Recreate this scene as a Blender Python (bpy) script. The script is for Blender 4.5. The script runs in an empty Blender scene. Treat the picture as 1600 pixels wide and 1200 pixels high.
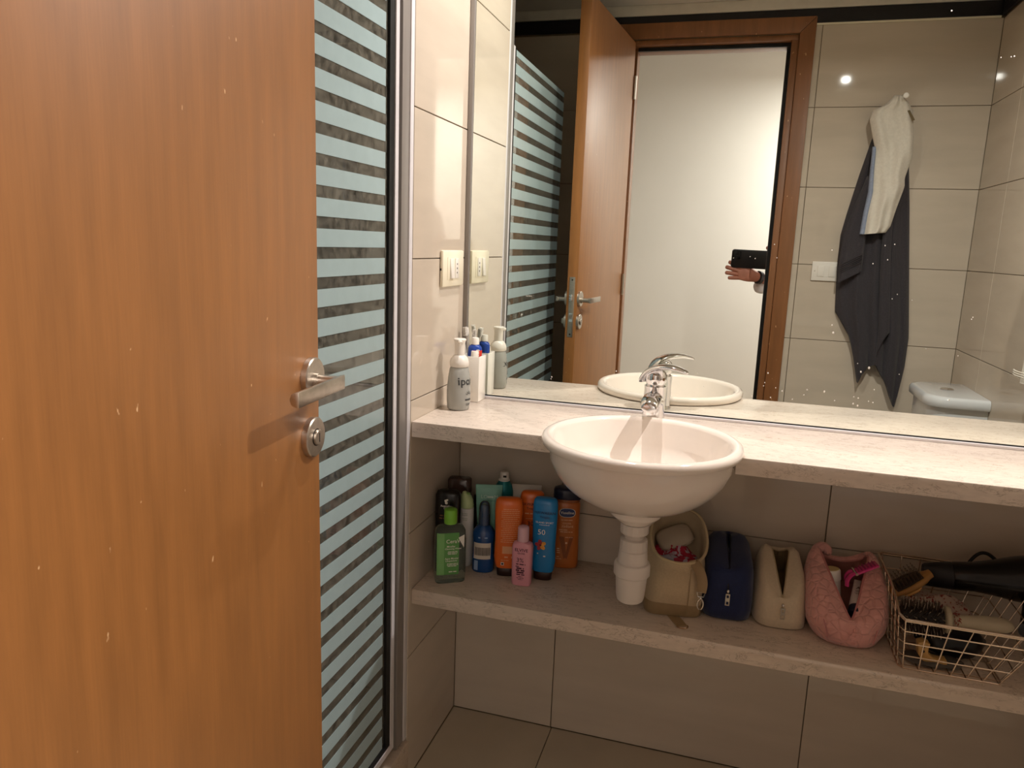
import bpy, bmesh, math, random
from mathutils import Vector, Matrix

S = bpy.context.scene
COL = S.collection
random.seed(7)
PI = math.pi

# ------------------------------------------------------------------ camera
cam_d = bpy.data.cameras.new('camera')
cam = bpy.data.objects.new('camera', cam_d)
COL.objects.link(cam)
S.camera = cam
CAM = Vector((0.6419, -1.7521, 1.25))
yaw, pit, rol = 0.2832, 0.1847, 0.0376
Fv = Vector((-math.sin(yaw) * math.cos(pit), math.cos(yaw) * math.cos(pit), -math.sin(pit)))
R0 = Vector((math.cos(yaw), math.sin(yaw), 0))
U0 = R0.cross(Fv)
Rv = math.cos(rol) * R0 + math.sin(rol) * U0
Uv = -math.sin(rol) * R0 + math.cos(rol) * U0
cam.matrix_world = Matrix(((Rv.x, Uv.x, -Fv.x, CAM.x), (Rv.y, Uv.y, -Fv.y, CAM.y), (Rv.z, Uv.z, -Fv.z, CAM.z), (0, 0, 0, 1)))
cam_d.sensor_width = 36.0
cam_d.lens = 1174.9 / 1600 * 36.0
cam_d.clip_start = 0.002

# ------------------------------------------------------------------ world, lights, exposure
w = bpy.data.worlds.new('world')
S.world = w
w.use_nodes = True
w.node_tree.nodes['Background'].inputs[0].default_value = (0.9, 0.92, 1, 1)
w.node_tree.nodes['Background'].inputs[1].default_value = 0.02
S.view_settings.view_transform = 'Standard'
S.view_settings.look = 'None'
S.view_settings.gamma = 1.0
S.view_settings.use_curve_mapping = False
S.view_settings.exposure = 0.32
S.cycles.use_denoising = True
S.cycles.caustics_reflective = True
S.cycles.blur_glossy = 0.0
S.cycles.sample_clamp_indirect = 4.0


def area_light(name, loc, size, power, col, aim=(0, 0, -1), spread=180):
    d = bpy.data.lights.new(name, 'AREA')
    d.shape = 'DISK'
    d.size = size
    d.energy = power
    d.color = col
    d.spread = math.radians(spread)
    o = bpy.data.objects.new(name, d)
    COL.objects.link(o)
    o.location = loc
    o.rotation_euler = Vector(aim).to_track_quat('-Z', 'Y').to_euler()
    return o


DOWN = (1.11, -0.13, 2.186)
HALL = (1.45, -2.50, 2.26)
DOWN2 = (0.37, -0.13, 2.186)
area_light('downlight_lamp', DOWN, 0.028, 13.5, (1.0, 0.94, 0.89), spread=165)
area_light('downlight_lamp', DOWN2, 0.028, 7.0, (1.0, 0.94, 0.89), spread=165)
area_light('hall_lamp', HALL, 0.20, 40, (1.0, 0.945, 0.90))


# ------------------------------------------------------------------ materials
def lin(h):
    h = h.lstrip('#')
    out = []
    for i in (0, 2, 4):
        c = int(h[i:i + 2], 16) / 255
        out.append(c / 12.92 if c <= 0.04045 else ((c + 0.055) / 1.055) ** 2.4)
    return out


MATS = {}


def mat(name, hexc, rough=0.5, metal=0.0, var=0.06, scale=20.0, stretch=(1, 1, 1), bump=0.0, bscale=None, alpha=None,
        trans=0.0, coat=0.0, spec=0.5, sheen=0.0, sss=0.0, ior=1.45, coatr=0.12):
    if name in MATS:
        return MATS[name]
    m = bpy.data.materials.new(name)
    m.use_nodes = True
    nt = m.node_tree
    b = nt.nodes['Principled BSDF']
    c = lin(hexc)
    tc = nt.nodes.new('ShaderNodeTexCoord')
    mp = nt.nodes.new('ShaderNodeMapping')
    mp.inputs['Scale'].default_value = stretch
    nt.links.new(tc.outputs['Object'], mp.inputs['Vector'])
    nz = nt.nodes.new('ShaderNodeTexNoise')
    nz.inputs['Scale'].default_value = scale
    nz.inputs['Detail'].default_value = 4
    nt.links.new(mp.outputs[0], nz.inputs['Vector'])
    rp = nt.nodes.new('ShaderNodeValToRGB')
    rp.color_ramp.elements[0].position = 0.3
    rp.color_ramp.elements[1].position = 0.7
    rp.color_ramp.elements[0].color = [max(0, x * (1 - var)) for x in c] + [1]
    rp.color_ramp.elements[1].color = [min(1, x * (1 + var)) for x in c] + [1]
    nt.links.new(nz.outputs['Fac'], rp.inputs['Fac'])
    nt.links.new(rp.outputs[0], b.inputs['Base Color'])
    b.inputs['Roughness'].default_value = rough
    b.inputs['Metallic'].default_value = metal
    b.inputs['Specular IOR Level'].default_value = spec
    b.inputs['Coat Weight'].default_value = coat
    b.inputs['Coat Roughness'].default_value = coatr
    b.inputs['Transmission Weight'].default_value = trans
    b.inputs['IOR'].default_value = ior
    if sheen:
        b.inputs['Sheen Weight'].default_value = sheen
    if sss:
        b.inputs['Subsurface Weight'].default_value = sss
        b.inputs['Subsurface Radius'].default_value = (0.01, 0.006, 0.004)
    if alpha is not None:
        b.inputs['Alpha'].default_value = alpha
    if bump:
        bn = nt.nodes.new('ShaderNodeBump')
        bn.inputs['Strength'].default_value = bump
        bn.inputs['Distance'].default_value = 0.002
        n2 = nt.nodes.new('ShaderNodeTexNoise')
        n2.inputs['Scale'].default_value = bscale or scale * 4
        n2.inputs['Detail'].default_value = 3
        nt.links.new(mp.outputs[0], n2.inputs['Vector'])
        nt.links.new(n2.outputs['Fac'], bn.inputs['Height'])
        nt.links.new(bn.outputs[0], b.inputs['Normal'])
    MATS[name] = m
    return m


def N(m, t, **kw):
    n = m.node_tree.nodes.new(t)
    for k, v in kw.items():
        if k in n.inputs:
            n.inputs[k].default_value = v
        else:
            setattr(n, k, v)
    return n


def L(m, a, b):
    m.node_tree.links.new(a, b)


def stone(name, base, vein, stretch):
    """cream marble with fine dark streaks drawn out along one direction"""
    m = mat(name, base, rough=0.22, var=0.05, scale=16, stretch=stretch, spec=0.45)
    nt = m.node_tree
    b = nt.nodes['Principled BSDF']
    ramp = [n for n in nt.nodes if n.type == 'VALTORGB'][0]
    mp = [n for n in nt.nodes if n.type == 'MAPPING'][0]
    nz = N(m, 'ShaderNodeTexNoise', Scale=9.0, Detail=9.0, Roughness=0.68, Distortion=1.2)
    L(m, mp.outputs[0], nz.inputs['Vector'])
    r2 = N(m, 'ShaderNodeValToRGB')
    e = r2.color_ramp.elements
    e[0].position, e[0].color = 0.488, (0, 0, 0, 1)
    e[1].position, e[1].color = 0.505, (1, 1, 1, 1)
    k = e.new(0.522)
    k.color = (0, 0, 0, 1)
    L(m, nz.outputs['Fac'], r2.inputs['Fac'])
    nm = N(m, 'ShaderNodeTexNoise', Scale=7.0, Detail=3.0)
    L(m, mp.outputs[0], nm.inputs['Vector'])
    mask = N(m, 'ShaderNodeMapRange')
    mask.inputs[1].default_value, mask.inputs[2].default_value = 0.45, 0.56
    L(m, nm.outputs['Fac'], mask.inputs[0])
    mul = N(m, 'ShaderNodeMath', operation='MULTIPLY')
    L(m, r2.outputs[0], mul.inputs[0])
    L(m, mask.outputs[0], mul.inputs[1])
    mul2 = N(m, 'ShaderNodeMath', operation='MULTIPLY')
    L(m, mul.outputs[0], mul2.inputs[0])
    mul2.inputs[1].default_value = 0.72
    mx = N(m, 'ShaderNodeMixRGB')
    mx.inputs[2].default_value = lin(vein) + [1]
    L(m, mul2.outputs[0], mx.inputs[0])
    L(m, ramp.outputs[0], mx.inputs[1])
    L(m, mx.outputs[0], b.inputs['Base Color'])
    return m


def wood(name, base, rough=0.45):
    m = mat(name, base, rough=rough, var=0.13, scale=5, stretch=(9, 9, 0.9), coat=0.5, spec=0.35, coatr=0.5)
    nt = m.node_tree
    b = nt.nodes['Principled BSDF']
    ramp = [n for n in nt.nodes if n.type == 'VALTORGB'][0]
    tc = [n for n in nt.nodes if n.type == 'TEX_COORD'][0]
    mp = N(m, 'ShaderNodeMapping')
    mp.inputs['Scale'].default_value = (90, 90, 3.0)
    L(m, tc.outputs['Object'], mp.inputs[0])
    nz = N(m, 'ShaderNodeTexNoise', Scale=5.0, Detail=5.0)
    L(m, mp.outputs[0], nz.inputs['Vector'])
    r2 = N(m, 'ShaderNodeMapRange')
    r2.inputs[3].default_value, r2.inputs[4].default_value = 0.84, 1.08
    L(m, nz.outputs['Fac'], r2.inputs[0])
    mx = N(m, 'ShaderNodeMixRGB', blend_type='MULTIPLY')
    mx.inputs[0].default_value = 1
    L(m, ramp.outputs[0], mx.inputs[1])
    L(m, r2.outputs[0], mx.inputs[2])
    # small pale knocks and scratches in the varnish
    n3 = N(m, 'ShaderNodeTexNoise', Scale=95.0, Detail=2.0)
    mp3 = N(m, 'ShaderNodeMapping')
    mp3.inputs['Scale'].default_value = (1, 1, 0.6)
    L(m, tc.outputs['Object'], mp3.inputs[0])
    L(m, mp3.outputs[0], n3.inputs['Vector'])
    r3 = N(m, 'ShaderNodeMapRange')
    r3.inputs[1].default_value, r3.inputs[2].default_value = 0.735, 0.78
    L(m, n3.outputs['Fac'], r3.inputs[0])
    mx3 = N(m, 'ShaderNodeMixRGB')
    mx3.inputs[2].default_value = lin('#e2b88a') + [1]
    L(m, r3.outputs[0], mx3.inputs[0])
    L(m, mx.outputs[0], mx3.inputs[1])
    L(m, mx3.outputs[0], b.inputs['Base Color'])
    return m


def quilt(name, base):
    m = mat(name, base, rough=0.75, var=0.10, scale=25, sheen=0.3)
    nt = m.node_tree
    b = nt.nodes['Principled BSDF']
    tc = [n for n in nt.nodes if n.type == 'TEX_COORD'][0]
    vo = N(m, 'ShaderNodeTexVoronoi', Scale=52.0, feature='DISTANCE_TO_EDGE')
    L(m, tc.outputs['Object'], vo.inputs['Vector'])
    mr = N(m, 'ShaderNodeMapRange')
    mr.inputs[2].default_value = 0.16
    L(m, vo.outputs['Distance'], mr.inputs[0])
    bn = N(m, 'ShaderNodeBump', Strength=0.55, Distance=0.004)
    L(m, mr.outputs[0], bn.inputs['Height'])
    L(m, bn.outputs[0], b.inputs['Normal'])
    return m


def print_mat(name, base, spots, scale, lo, hi, rough=0.8):
    """cloth with a printed pattern of blotches"""
    m = mat(name, base, rough=rough, var=0.06, scale=15)
    nt = m.node_tree
    b = nt.nodes['Principled BSDF']
    ramp = [n for n in nt.nodes if n.type == 'VALTORGB'][0]
    tc = [n for n in nt.nodes if n.type == 'TEX_COORD'][0]
    nz = N(m, 'ShaderNodeTexNoise', Scale=scale, Detail=2.0, Distortion=0.5)
    L(m, tc.outputs['Object'], nz.inputs['Vector'])
    r = N(m, 'ShaderNodeMapRange')
    r.inputs[1].default_value, r.inputs[2].default_value = lo, hi
    L(m, nz.outputs['Fac'], r.inputs[0])
    mx = N(m, 'ShaderNodeMixRGB')
    mx.inputs[2].default_value = lin(spots) + [1]
    L(m, r.outputs[0], mx.inputs[0])
    L(m, ramp.outputs[0], mx.inputs[1])
    L(m, mx.outputs[0], b.inputs['Base Color'])
    return m


def pane_mat(name, tint, gloss=1.0, haze=0.0, hazecol='#9fb3ae'):
    """thin sheet of clear material: see-through with a Fresnel reflection"""
    m = bpy.data.materials.new(name)
    m.use_nodes = True
    nt = m.node_tree
    nt.nodes.clear()
    out = N(m, 'ShaderNodeOutputMaterial')
    tr = N(m, 'ShaderNodeBsdfTransparent')
    tr.inputs[0].default_value = lin(tint) + [1]
    gl = N(m, 'ShaderNodeBsdfGlossy', Roughness=0.02)
    gl.inputs[0].default_value = (gloss, gloss, gloss, 1)
    fr = N(m, 'ShaderNodeFresnel', IOR=1.5)
    mx = N(m, 'ShaderNodeMixShader')
    last = tr
    if haze:
        df = N(m, 'ShaderNodeBsdfDiffuse')
        df.inputs[0].default_value = lin(hazecol) + [1]
        tc = N(m, 'ShaderNodeTexCoord')
        nz = N(m, 'ShaderNodeTexNoise', Scale=60.0, Detail=4.0)
        L(m, tc.outputs['Object'], nz.inputs['Vector'])
        mr = N(m, 'ShaderNodeMapRange')
        mr.inputs[1].default_value, mr.inputs[2].default_value = 0.3, 0.8
        mr.inputs[3].default_value, mr.inputs[4].default_value = haze * 0.4, haze * 1.6
        L(m, nz.outputs['Fac'], mr.inputs[0])
        m0 = N(m, 'ShaderNodeMixShader')
        L(m, mr.outputs[0], m0.inputs[0])
        L(m, tr.outputs[0], m0.inputs[1])
        L(m, df.outputs[0], m0.inputs[2])
        last = m0
    L(m, fr.outputs[0], mx.inputs[0])
    L(m, last.outputs[0], mx.inputs[1])
    L(m, gl.outputs[0], mx.inputs[2])
    L(m, mx.outputs[0], out.inputs[0])
    MATS[name] = m
    return m


def emit_mat(name, hexc, strength):
    m = mat(name, hexc, rough=0.4)
    b = m.node_tree.nodes['Principled BSDF']
    b.inputs['Emission Color'].default_value = lin(hexc) + [1]
    b.inputs['Emission Strength'].default_value = strength
    return m


TILE = mat('glazed_tile', '#c8bbab', rough=0.045, var=0.05, scale=6, stretch=(0.6, 0.6, 3), spec=0.5)
FLOORT = mat('floor_tile', '#c2b5a0', rough=0.22, var=0.06, scale=6, spec=0.45)
GROUT = mat('grout', '#8b7c66', rough=0.9, var=0.2, scale=12)
CEIL = mat('ceiling_paint', '#dcd7cf', rough=0.9, var=0.02)
HALLW = mat('hall_paint', '#e2ded8', rough=0.85, var=0.02, scale=3)
HALLF = wood('hall_floor_wood', '#a98a66', 0.5)
BLACKT = mat('black_band', '#16161b', rough=0.3, var=0.2, scale=60)
MARBLE = stone('cream_marble', '#dccec1', '#6b553d', (3.5, 9, 9))
MARBLE2 = stone('cream_marble_shelf', '#d2c1b0', '#5f4d38', (3.0, 7, 7))
DOORW = wood('door_veneer', '#9d6735')
FRAMEW = wood('frame_veneer', '#8a5a35', 0.4)
CERAMIC = mat('ceramic', '#ebe0d6', rough=0.08, var=0.015, coat=0.4, spec=0.5)
CERAMICW = mat('white_ceramic', '#d9dcdf', rough=0.1, var=0.01, coat=0.4)
CHROME = mat('chrome', '#e6e6e8', rough=0.07, metal=1, var=0.02)
STEEL = mat('brushed_steel', '#c4bbb0', rough=0.34, metal=1, var=0.08, scale=120, bump=0.1, bscale=400)
ALU = mat('aluminium', '#8f8984', rough=0.4, metal=0.25, var=0.04, scale=40, stretch=(1, 1, .05))
ALUW = mat('pale_aluminium', '#d3cfd2', rough=0.4, metal=0.0, var=0.03)
RUBBER = mat('black_rubber', '#0d0d0d', rough=0.6, var=0.2)
MIRROR = mat('mirror_silver', '#ebf0ea', rough=0.0, metal=1, var=0.0)
WPLAST = mat('white_plastic', '#e9e4dc', rough=0.32, var=0.02)
IVORY = mat('ivory_plastic', '#efe7d0', rough=0.3, var=0.02)
TRAPP = mat('trap_plastic', '#d5cbc2', rough=0.32, var=0.03)
DARKP = mat('dark_slot', '#25211c', rough=0.6)
GLASS = pane_mat('shower_glass', '#c9d6ce', haze=0.30, hazecol='#a39f92')
FROST = mat('frosted_film', '#9fb3b6', rough=0.32, var=0.03, scale=40, spec=0.35)


# ------------------------------------------------------------------ mesh helpers
class MB:
    def __init__(self):
        self.v, self.f = [], []

    def add(self, vs, fs):
        o = len(self.v)
        self.v += [tuple(p) for p in vs]
        self.f += [tuple(i + o for i in q) for q in fs]
        return self

    def box(self, x0, x1, y0, y1, z0, z1):
        vs = [(x, y, z) for z in (z0, z1) for (x, y) in ((x0, y0), (x1, y0), (x1, y1), (x0, y1))]
        return self.add(vs, [(3, 2, 1, 0), (4, 5, 6, 7), (0, 1, 5, 4), (1, 2, 6, 5), (2, 3, 7, 6), (3, 0, 4, 7)])

    def loft(self, rings, cap0=True, cap1=True, closed=True):
        n = len(rings[0])
        vs = [p for r in rings for p in r]
        fs = []
        for i in range(len(rings) - 1):
            for j in range(n if closed else n - 1):
                k = (j + 1) % n
                fs.append((i * n + j, i * n + k, (i + 1) * n + k, (i + 1) * n + j))
        if cap0:
            fs.append(tuple(range(n - 1, -1, -1)))
        if cap1:
            fs.append(tuple((len(rings) - 1) * n + j for j in range(n)))
        return self.add(vs, fs)

    def lathe(self, prof, n=32, c=(0, 0, 0), cap0=True, cap1=True, axis='z'):
        rings = []
        for r, z in prof:
            r = max(r, 1e-5)
            ring = []
            for j in range(n):
                a = 2 * PI * j / n
                p = (r * math.cos(a), r * math.sin(a), z)
                if axis == 'y':
                    p = (p[0], -p[2], p[1])
                if axis == 'x':
                    p = (p[2], p[0], p[1])
                ring.append((p[0] + c[0], p[1] + c[1], p[2] + c[2]))
            rings.append(ring)
        return self.loft(rings, cap0, cap1)

    def tube(self, pts, r, n=8, cap=True, flat=1.0, up=None):
        pts = [Vector(p) for p in pts]
        rs = r if isinstance(r, (list, tuple)) else [r] * len(pts)
        rings = []
        t = (pts[1] - pts[0]).normalized()
        nrm = Vector(up) if up else (t.orthogonal())
        nrm = (nrm - t * nrm.dot(t)).normalized()
        for i, p in enumerate(pts):
            if i == 0:
                t2 = pts[1] - pts[0]
            elif i == len(pts) - 1:
                t2 = pts[-1] - pts[-2]
            else:
                t2 = pts[i + 1] - pts[i - 1]
            t2.normalize()
            nrm = (nrm - t2 * nrm.dot(t2)).normalized()
            bi = t2.cross(nrm)
            rings.append([p + nrm * (rs[i] * flat * math.cos(2 * PI * j / n)) + bi * (rs[i] * math.sin(2 * PI * j / n)) for j in range(n)])
        return self.loft(rings, cap, cap)

    def prism(self, poly, z0, z1):
        return self.loft([[(x, y, z0) for x, y in poly], [(x, y, z1) for x, y in poly]])

    def sphere(self, c, r, n=16, m=10, sc=(1, 1, 1)):
        rings = []
        for i in range(m + 1):
            a = -PI / 2 + PI * i / m
            rr = max(math.cos(a), 1e-4)
            rings.append([(c[0] + r * sc[0] * rr * math.cos(2 * PI * j / n), c[1] + r * sc[1] * rr * math.sin(2 * PI * j / n),
                           c[2] + r * sc[2] * math.sin(a)) for j in range(n)])
        return self.loft(rings)

    def xf(self, M):
        self.v = [tuple(M @ Vector(p)) for p in self.v]
        return self

    def build(self, name, m, parent=None, smooth=35, bevel=0, seg=2, kind=None):
        me = bpy.data.meshes.new(name)
        me.from_pydata(self.v, [], self.f)
        bm = bmesh.new()
        bm.from_mesh(me)
        bmesh.ops.recalc_face_normals(bm, faces=bm.faces)
        if bevel:
            es = [e for e in bm.edges if len(e.link_faces) == 2 and e.calc_face_angle(0) > 0.6]
            bmesh.ops.bevel(bm, geom=es, offset=bevel, segments=seg, profile=0.5, affect='EDGES', clamp_overlap=True)
        bm.to_mesh(me)
        bm.free()
        if smooth:
            for p in me.polygons:
                p.use_smooth = True
            me.set_sharp_from_angle(angle=math.radians(smooth))
        me.materials.append(m)
        return link(name, me, parent, kind)


def link(name, me, parent=None, kind=None):
    o = bpy.data.objects.new(name, me)
    COL.objects.link(o)
    if parent:
        o.parent = parent
    if kind:
        o['kind'] = kind
    return o


def thing(name, label, cat, loc=(0, 0, 0), rz=0.0, group=None, kind=None):
    o = bpy.data.objects.new(name, None)
    COL.objects.link(o)
    o.location = loc
    o.rotation_euler = (0, 0, rz)
    o.empty_display_size = 0.02
    tag(o, label, cat, group, kind)
    return o


def tag(o, label=None, cat=None, group=None, kind=None):
    if label:
        o['label'] = label
    if cat:
        o['category'] = cat
    if group:
        o['group'] = group
    if kind:
        o['kind'] = kind
    return o


def sell(a, b, n, z, N_=28, cx=0.0, cy=0.0):
    """superellipse ring"""
    out = []
    for j in range(N_):
        t = 2 * PI * j / N_
        c, s = math.cos(t), math.sin(t)
        out.append((cx + a * math.copysign(abs(c) ** (2 / n), c), cy + b * math.copysign(abs(s) ** (2 / n), s), z))
    return out


def lerp(a, b, t):
    return a + (b - a) * t


def interp(tab, x):
    """piecewise linear through [(x, v...), ...]"""
    if x <= tab[0][0]:
        return tab[0][1:]
    for p, q in zip(tab, tab[1:]):
        if x <= q[0]:
            t = (x - p[0]) / (q[0] - p[0] + 1e-12)
            return tuple(lerp(u, v, t) for u, v in zip(p[1:], q[1:]))
    return tab[-1][1:]


def smooth_path(pts, k=6):
    """Catmull-Rom through the points"""
    P = [Vector(p) for p in pts]
    P = [P[0] * 2 - P[1]] + P + [P[-1] * 2 - P[-2]]
    out = []
    for i in range(1, len(P) - 2):
        for s in range(k):
            t = s / k
            out.append(0.5 * ((2 * P[i]) + (P[i + 1] - P[i - 1]) * t + (2 * P[i - 1] - 5 * P[i] + 4 * P[i + 1] - P[i + 2]) * t * t
                              + (3 * P[i] - P[i - 1] - 3 * P[i + 1] + P[i + 2]) * t ** 3))
    out.append(P[-2])
    return out


TXT = {}


def text_mesh(s, size, bold=0.0):
    key = (s, bold)
    if key not in TXT:
        c = bpy.data.curves.new('t', 'FONT')
        c.body = s
        c.size = 1.0
        c.align_x, c.align_y = 'CENTER', 'CENTER'
        c.resolution_u = 2
        c.offset = bold
        o = bpy.data.objects.new('t', c)
        COL.objects.link(o)
        dg = bpy.context.evaluated_depsgraph_get()
        dg.update()
        me = bpy.data.meshes.new_from_object(o.evaluated_get(dg))
        TXT[key] = ([tuple(v.co) for v in me.vertices], [tuple(p.vertices) for p in me.polygons])
        bpy.data.objects.remove(o)
        bpy.data.curves.remove(c)
        bpy.data.meshes.remove(me)
    v, f = TXT[key]
    return [(x * size, y * size) for x, y, z in v], f


def lettering(lines, surf, m, parent, name='lettering', bold=0.0):
    """lines: (string, u, v, size); surf(u, v) gives the point on the thing"""
    mb = MB()
    for s, u, v, size in lines:
        vs, fs = text_mesh(s, size, bold)
        mb.add([surf(u + a, v + b) for a, b in vs], fs)
    return mb.build(name, m, parent, smooth=0)


def panel(u0, u1, v0, v1, surf, m, parent, name='label_print', nu=8, nv=6, poly=None):
    mb = MB()
    if poly:
        mb.add([surf(u, v) for u, v in poly], [tuple(range(len(poly)))])
    else:
        vs = [surf(lerp(u0, u1, i / nu), lerp(v0, v1, j / nv)) for j in range(nv + 1) for i in range(nu + 1)]
        fs = [(j * (nu + 1) + i, j * (nu + 1) + i + 1, (j + 1) * (nu + 1) + i + 1, (j + 1) * (nu + 1) + i) for j in range(nv) for i in range(nu)]
        mb.add(vs, fs)
    return mb.build(name, m, parent)

# ================================================================== the setting
W, LR, TZ, T0 = 1.474, 1.5012, 0.2989, 0.0157      # room width, depth, tile row height, first row
ZC = 2.205                                          # ceiling
ROWS = [0.0] + [T0 + TZ * k for k in range(1, 8)]
G = 0.0011                                          # half a joint


def tile(parent, x0, x1, y0, y1, z0, z1, m=None, name='tile'):
    return MB().box(x0, x1, y0, y1, z0, z1).build(name, m or TILE, parent, bevel=0.0007, seg=1)


def rows_between(a, b):
    zs = [a] + [z for z in ROWS if a + 0.02 < z < b - 0.01] + [b]
    return list(zip(zs, zs[1:]))


def structure(name, mb, m, label, cat='wall', bevel=0):
    o = mb.build(name, m, None, bevel=bevel)
    return tag(o, label, cat, kind='structure')


# back wall, behind mirror, shelf and basin
wall_back = structure('wall_back', MB().box(-0.95, W + 0.1, 0.0095, 0.11, 0, ZC), GROUT, 'beige tiled wall behind the mirror and under the marble counter')
for z0, z1 in [(0.0, 0.3), (0.3, 0.6), (0.6, 0.866)]:
    for x0, x1 in [(0, 0.273), (0.273, 0.884), (0.884, W)]:
        tile(wall_back, x0 + G, x1 - G, 0.0, 0.0095, z0 + G, z1 - G)
for z0, z1 in rows_between(0, 2.1):
    tile(wall_back, -0.84, -0.48, 0.0, 0.0095, z0 + G, z1 - G)
    tile(wall_back, -0.478, -0.102, 0.0, 0.0095, z0 + G, z1 - G)

# short wing wall between vanity and shower
wall_left = structure('wall_left', MB().box(-0.09, -0.008, -0.3095, 0.0, 0, ZC), GROUT, 'short cream tiled wall with a switch beside the mirror')
for z0, z1 in rows_between(0, 2.11):
    tile(wall_left, -0.008, 0.0, -0.3095, 0.0, z0 + G, z1 - G)
    tile(wall_left, -0.098, -0.09, -0.3095, 0.0, z0 + G, z1 - G)

# wall with the doorway, seen in the mirror
OX0, OX1, OZ = 0.13, 0.789, 2.078                   # hole in the wall
mb = MB()
mb.box(-0.95, OX0, -LR - 0.10, -LR - 0.008, 0, ZC + 0.15)
mb.box(OX1, W + 0.1, -LR - 0.10, -LR - 0.008, 0, ZC + 0.15)
mb.box(OX0, OX1, -LR - 0.10, -LR - 0.008, OZ, ZC + 0.15)
wall_front = structure('wall_front', mb, GROUT, 'beige tiled wall around the doorway with hanging towels')
for z0, z1 in rows_between(0, 2.108):
    for x0, x1 in [(0.80, 0.8696), (0.8696, W)]:
        tile(wall_front, x0 + G, x1 - G, -LR - 0.008, -LR, z0 + G, z1 - G)
    for x0, x1 in [(-0.84, -0.35), (-0.35, 0.12)]:
        tile(wall_front, x0 + G, x1 - G, -LR - 0.008, -LR, z0 + G, z1 - G)

wall_right = structure('wall_right', MB().box(W + 0.008, W + 0.1, -LR, 0.0, 0, ZC), GROUT, 'beige tiled side wall beside the toilet')
for z0, z1 in rows_between(0, 2.108):
    for y0, y1 in [(-LR, -1.19), (-1.19, -0.58), (-0.58, 0)]:
        tile(wall_right, W, W + 0.008, y0 + G, y1 - G, z0 + G, z1 - G)

wall_shower = structure('wall_shower', MB().box(-0.95, -0.858, -LR, 0.0, 0, ZC), GROUT, 'dim tiled wall inside the shower')
for z0, z1 in rows_between(0, 2.108):
    for y0, y1 in [(-LR, -1.22), (-1.22, -0.61), (-0.61, 0)]:
        tile(wall_shower, -0.858, -0.85, y0 + G, y1 - G, z0 + G, z1 - G)

floor = structure('floor', MB().box(-0.95, W + 0.1, -LR - 0.1, 0.1, -0.1, -0.009), GROUT, 'beige tiled bathroom floor', 'floor')
for x0, x1 in [(0.0, 0.276), (0.276, 0.886), (0.886, W)]:
    for y0, y1 in [(-0.6, 0), (-1.2, -0.6), (-LR, -1.2)]:
        tile(floor, x0 + G, x1 - G, y0 + G, y1 - G, -0.009, 0.0, FLOORT)
for y0, y1 in [(-0.6, 0), (-1.2, -0.6), (-LR, -1.2)]:
    tile(floor, -0.85, -0.095, y0 + G, y1 - G, -0.009, 0.0, FLOORT)

ceiling = structure('ceiling', MB().box(-0.95, W + 0.1, -LR - 0.008, 0.1, ZC, ZC + 0.12), CEIL, 'plain white bathroom ceiling', 'ceiling')

# black band under the ceiling with a pale cove above and a thin strip below
t1 = structure('trim_1', MB().box(-0.85, W, -LR, -LR + 0.010, 2.114, 2.164), BLACKT, 'black band running under the ceiling above the doorway', 'trim')
t2 = structure('trim_2', MB().box(W - 0.010, W, -LR + 0.0105, -0.001, 2.114, 2.164), BLACKT, 'black band under the ceiling along the side wall by the toilet', 'trim')
COVE = mat('cove_paint', '#cfc8bc', rough=0.85)
for i, (bx, lb) in enumerate([((-0.85, W, -LR, -LR + 0.016, 2.165, ZC), 'pale cove strip above the black band over the doorway'),
                              ((W - 0.016, W, -LR + 0.0165, -0.001, 2.165, ZC), 'pale cove strip above the black band by the side wall')]):
    structure('trim_%d' % (3 + i), MB().box(*bx), COVE, lb, 'trim', bevel=0.004)
structure('trim_5', MB().box(0.846, W - 0.011, -LR, -LR + 0.006, 2.107, 2.1135), IVORY, 'thin pale strip under the black band', 'trim')

# hallway behind the camera
HY = -3.1
structure('wall_hall', MB().box(-1.3, 2.5, HY - 0.1, HY, 0, 2.4), HALLW, 'cream painted hallway wall seen through the doorway')
structure('wall_hall_end', MB().box(-1.4, -1.3, HY, -LR - 0.1, 0, 2.4), HALLW, 'hallway end wall out of view')
structure('wall_hall_far', MB().box(2.5, 2.6, HY, -LR - 0.1, 0, 2.4), HALLW, 'far end wall of the hallway out of view')
structure('wall_hall_side', MB().box(-1.3, OX0 - 0.02, -LR - 0.112, -LR - 0.101, 0, 2.4).box(OX1 + 0.02, 2.5, -LR - 0.112, -LR - 0.101, 0, 2.4)
          .box(OX0 - 0.02, OX1 + 0.02, -LR - 0.112, -LR - 0.101, OZ + 0.02, 2.4), HALLW, 'hallway side of the bathroom wall')
structure('floor_hall', MB().box(-1.4, 2.6, HY - 0.1, -LR - 0.101, -0.1, 0.0), HALLF, 'hallway floor in front of the doorway', 'floor')
structure('ceiling_hall', MB().box(-1.4, 2.6, HY - 0.1, -LR - 0.101, 2.4, 2.5), CEIL, 'hallway ceiling', 'ceiling')

# wooden door frame
fr = thing('trim_6', 'reddish brown wooden door frame with mitred casing', 'door frame', (0, 0, 0), kind='structure')
y0, y1 = -LR + 0.0005, -LR + 0.013


def casing(pts, name='casing'):
    mb = MB()
    mb.loft([[(x, y0, z) for x, z in pts], [(x, y1, z) for x, z in pts]])
    return mb.build(name, FRAMEW, fr, bevel=0.003)


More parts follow.
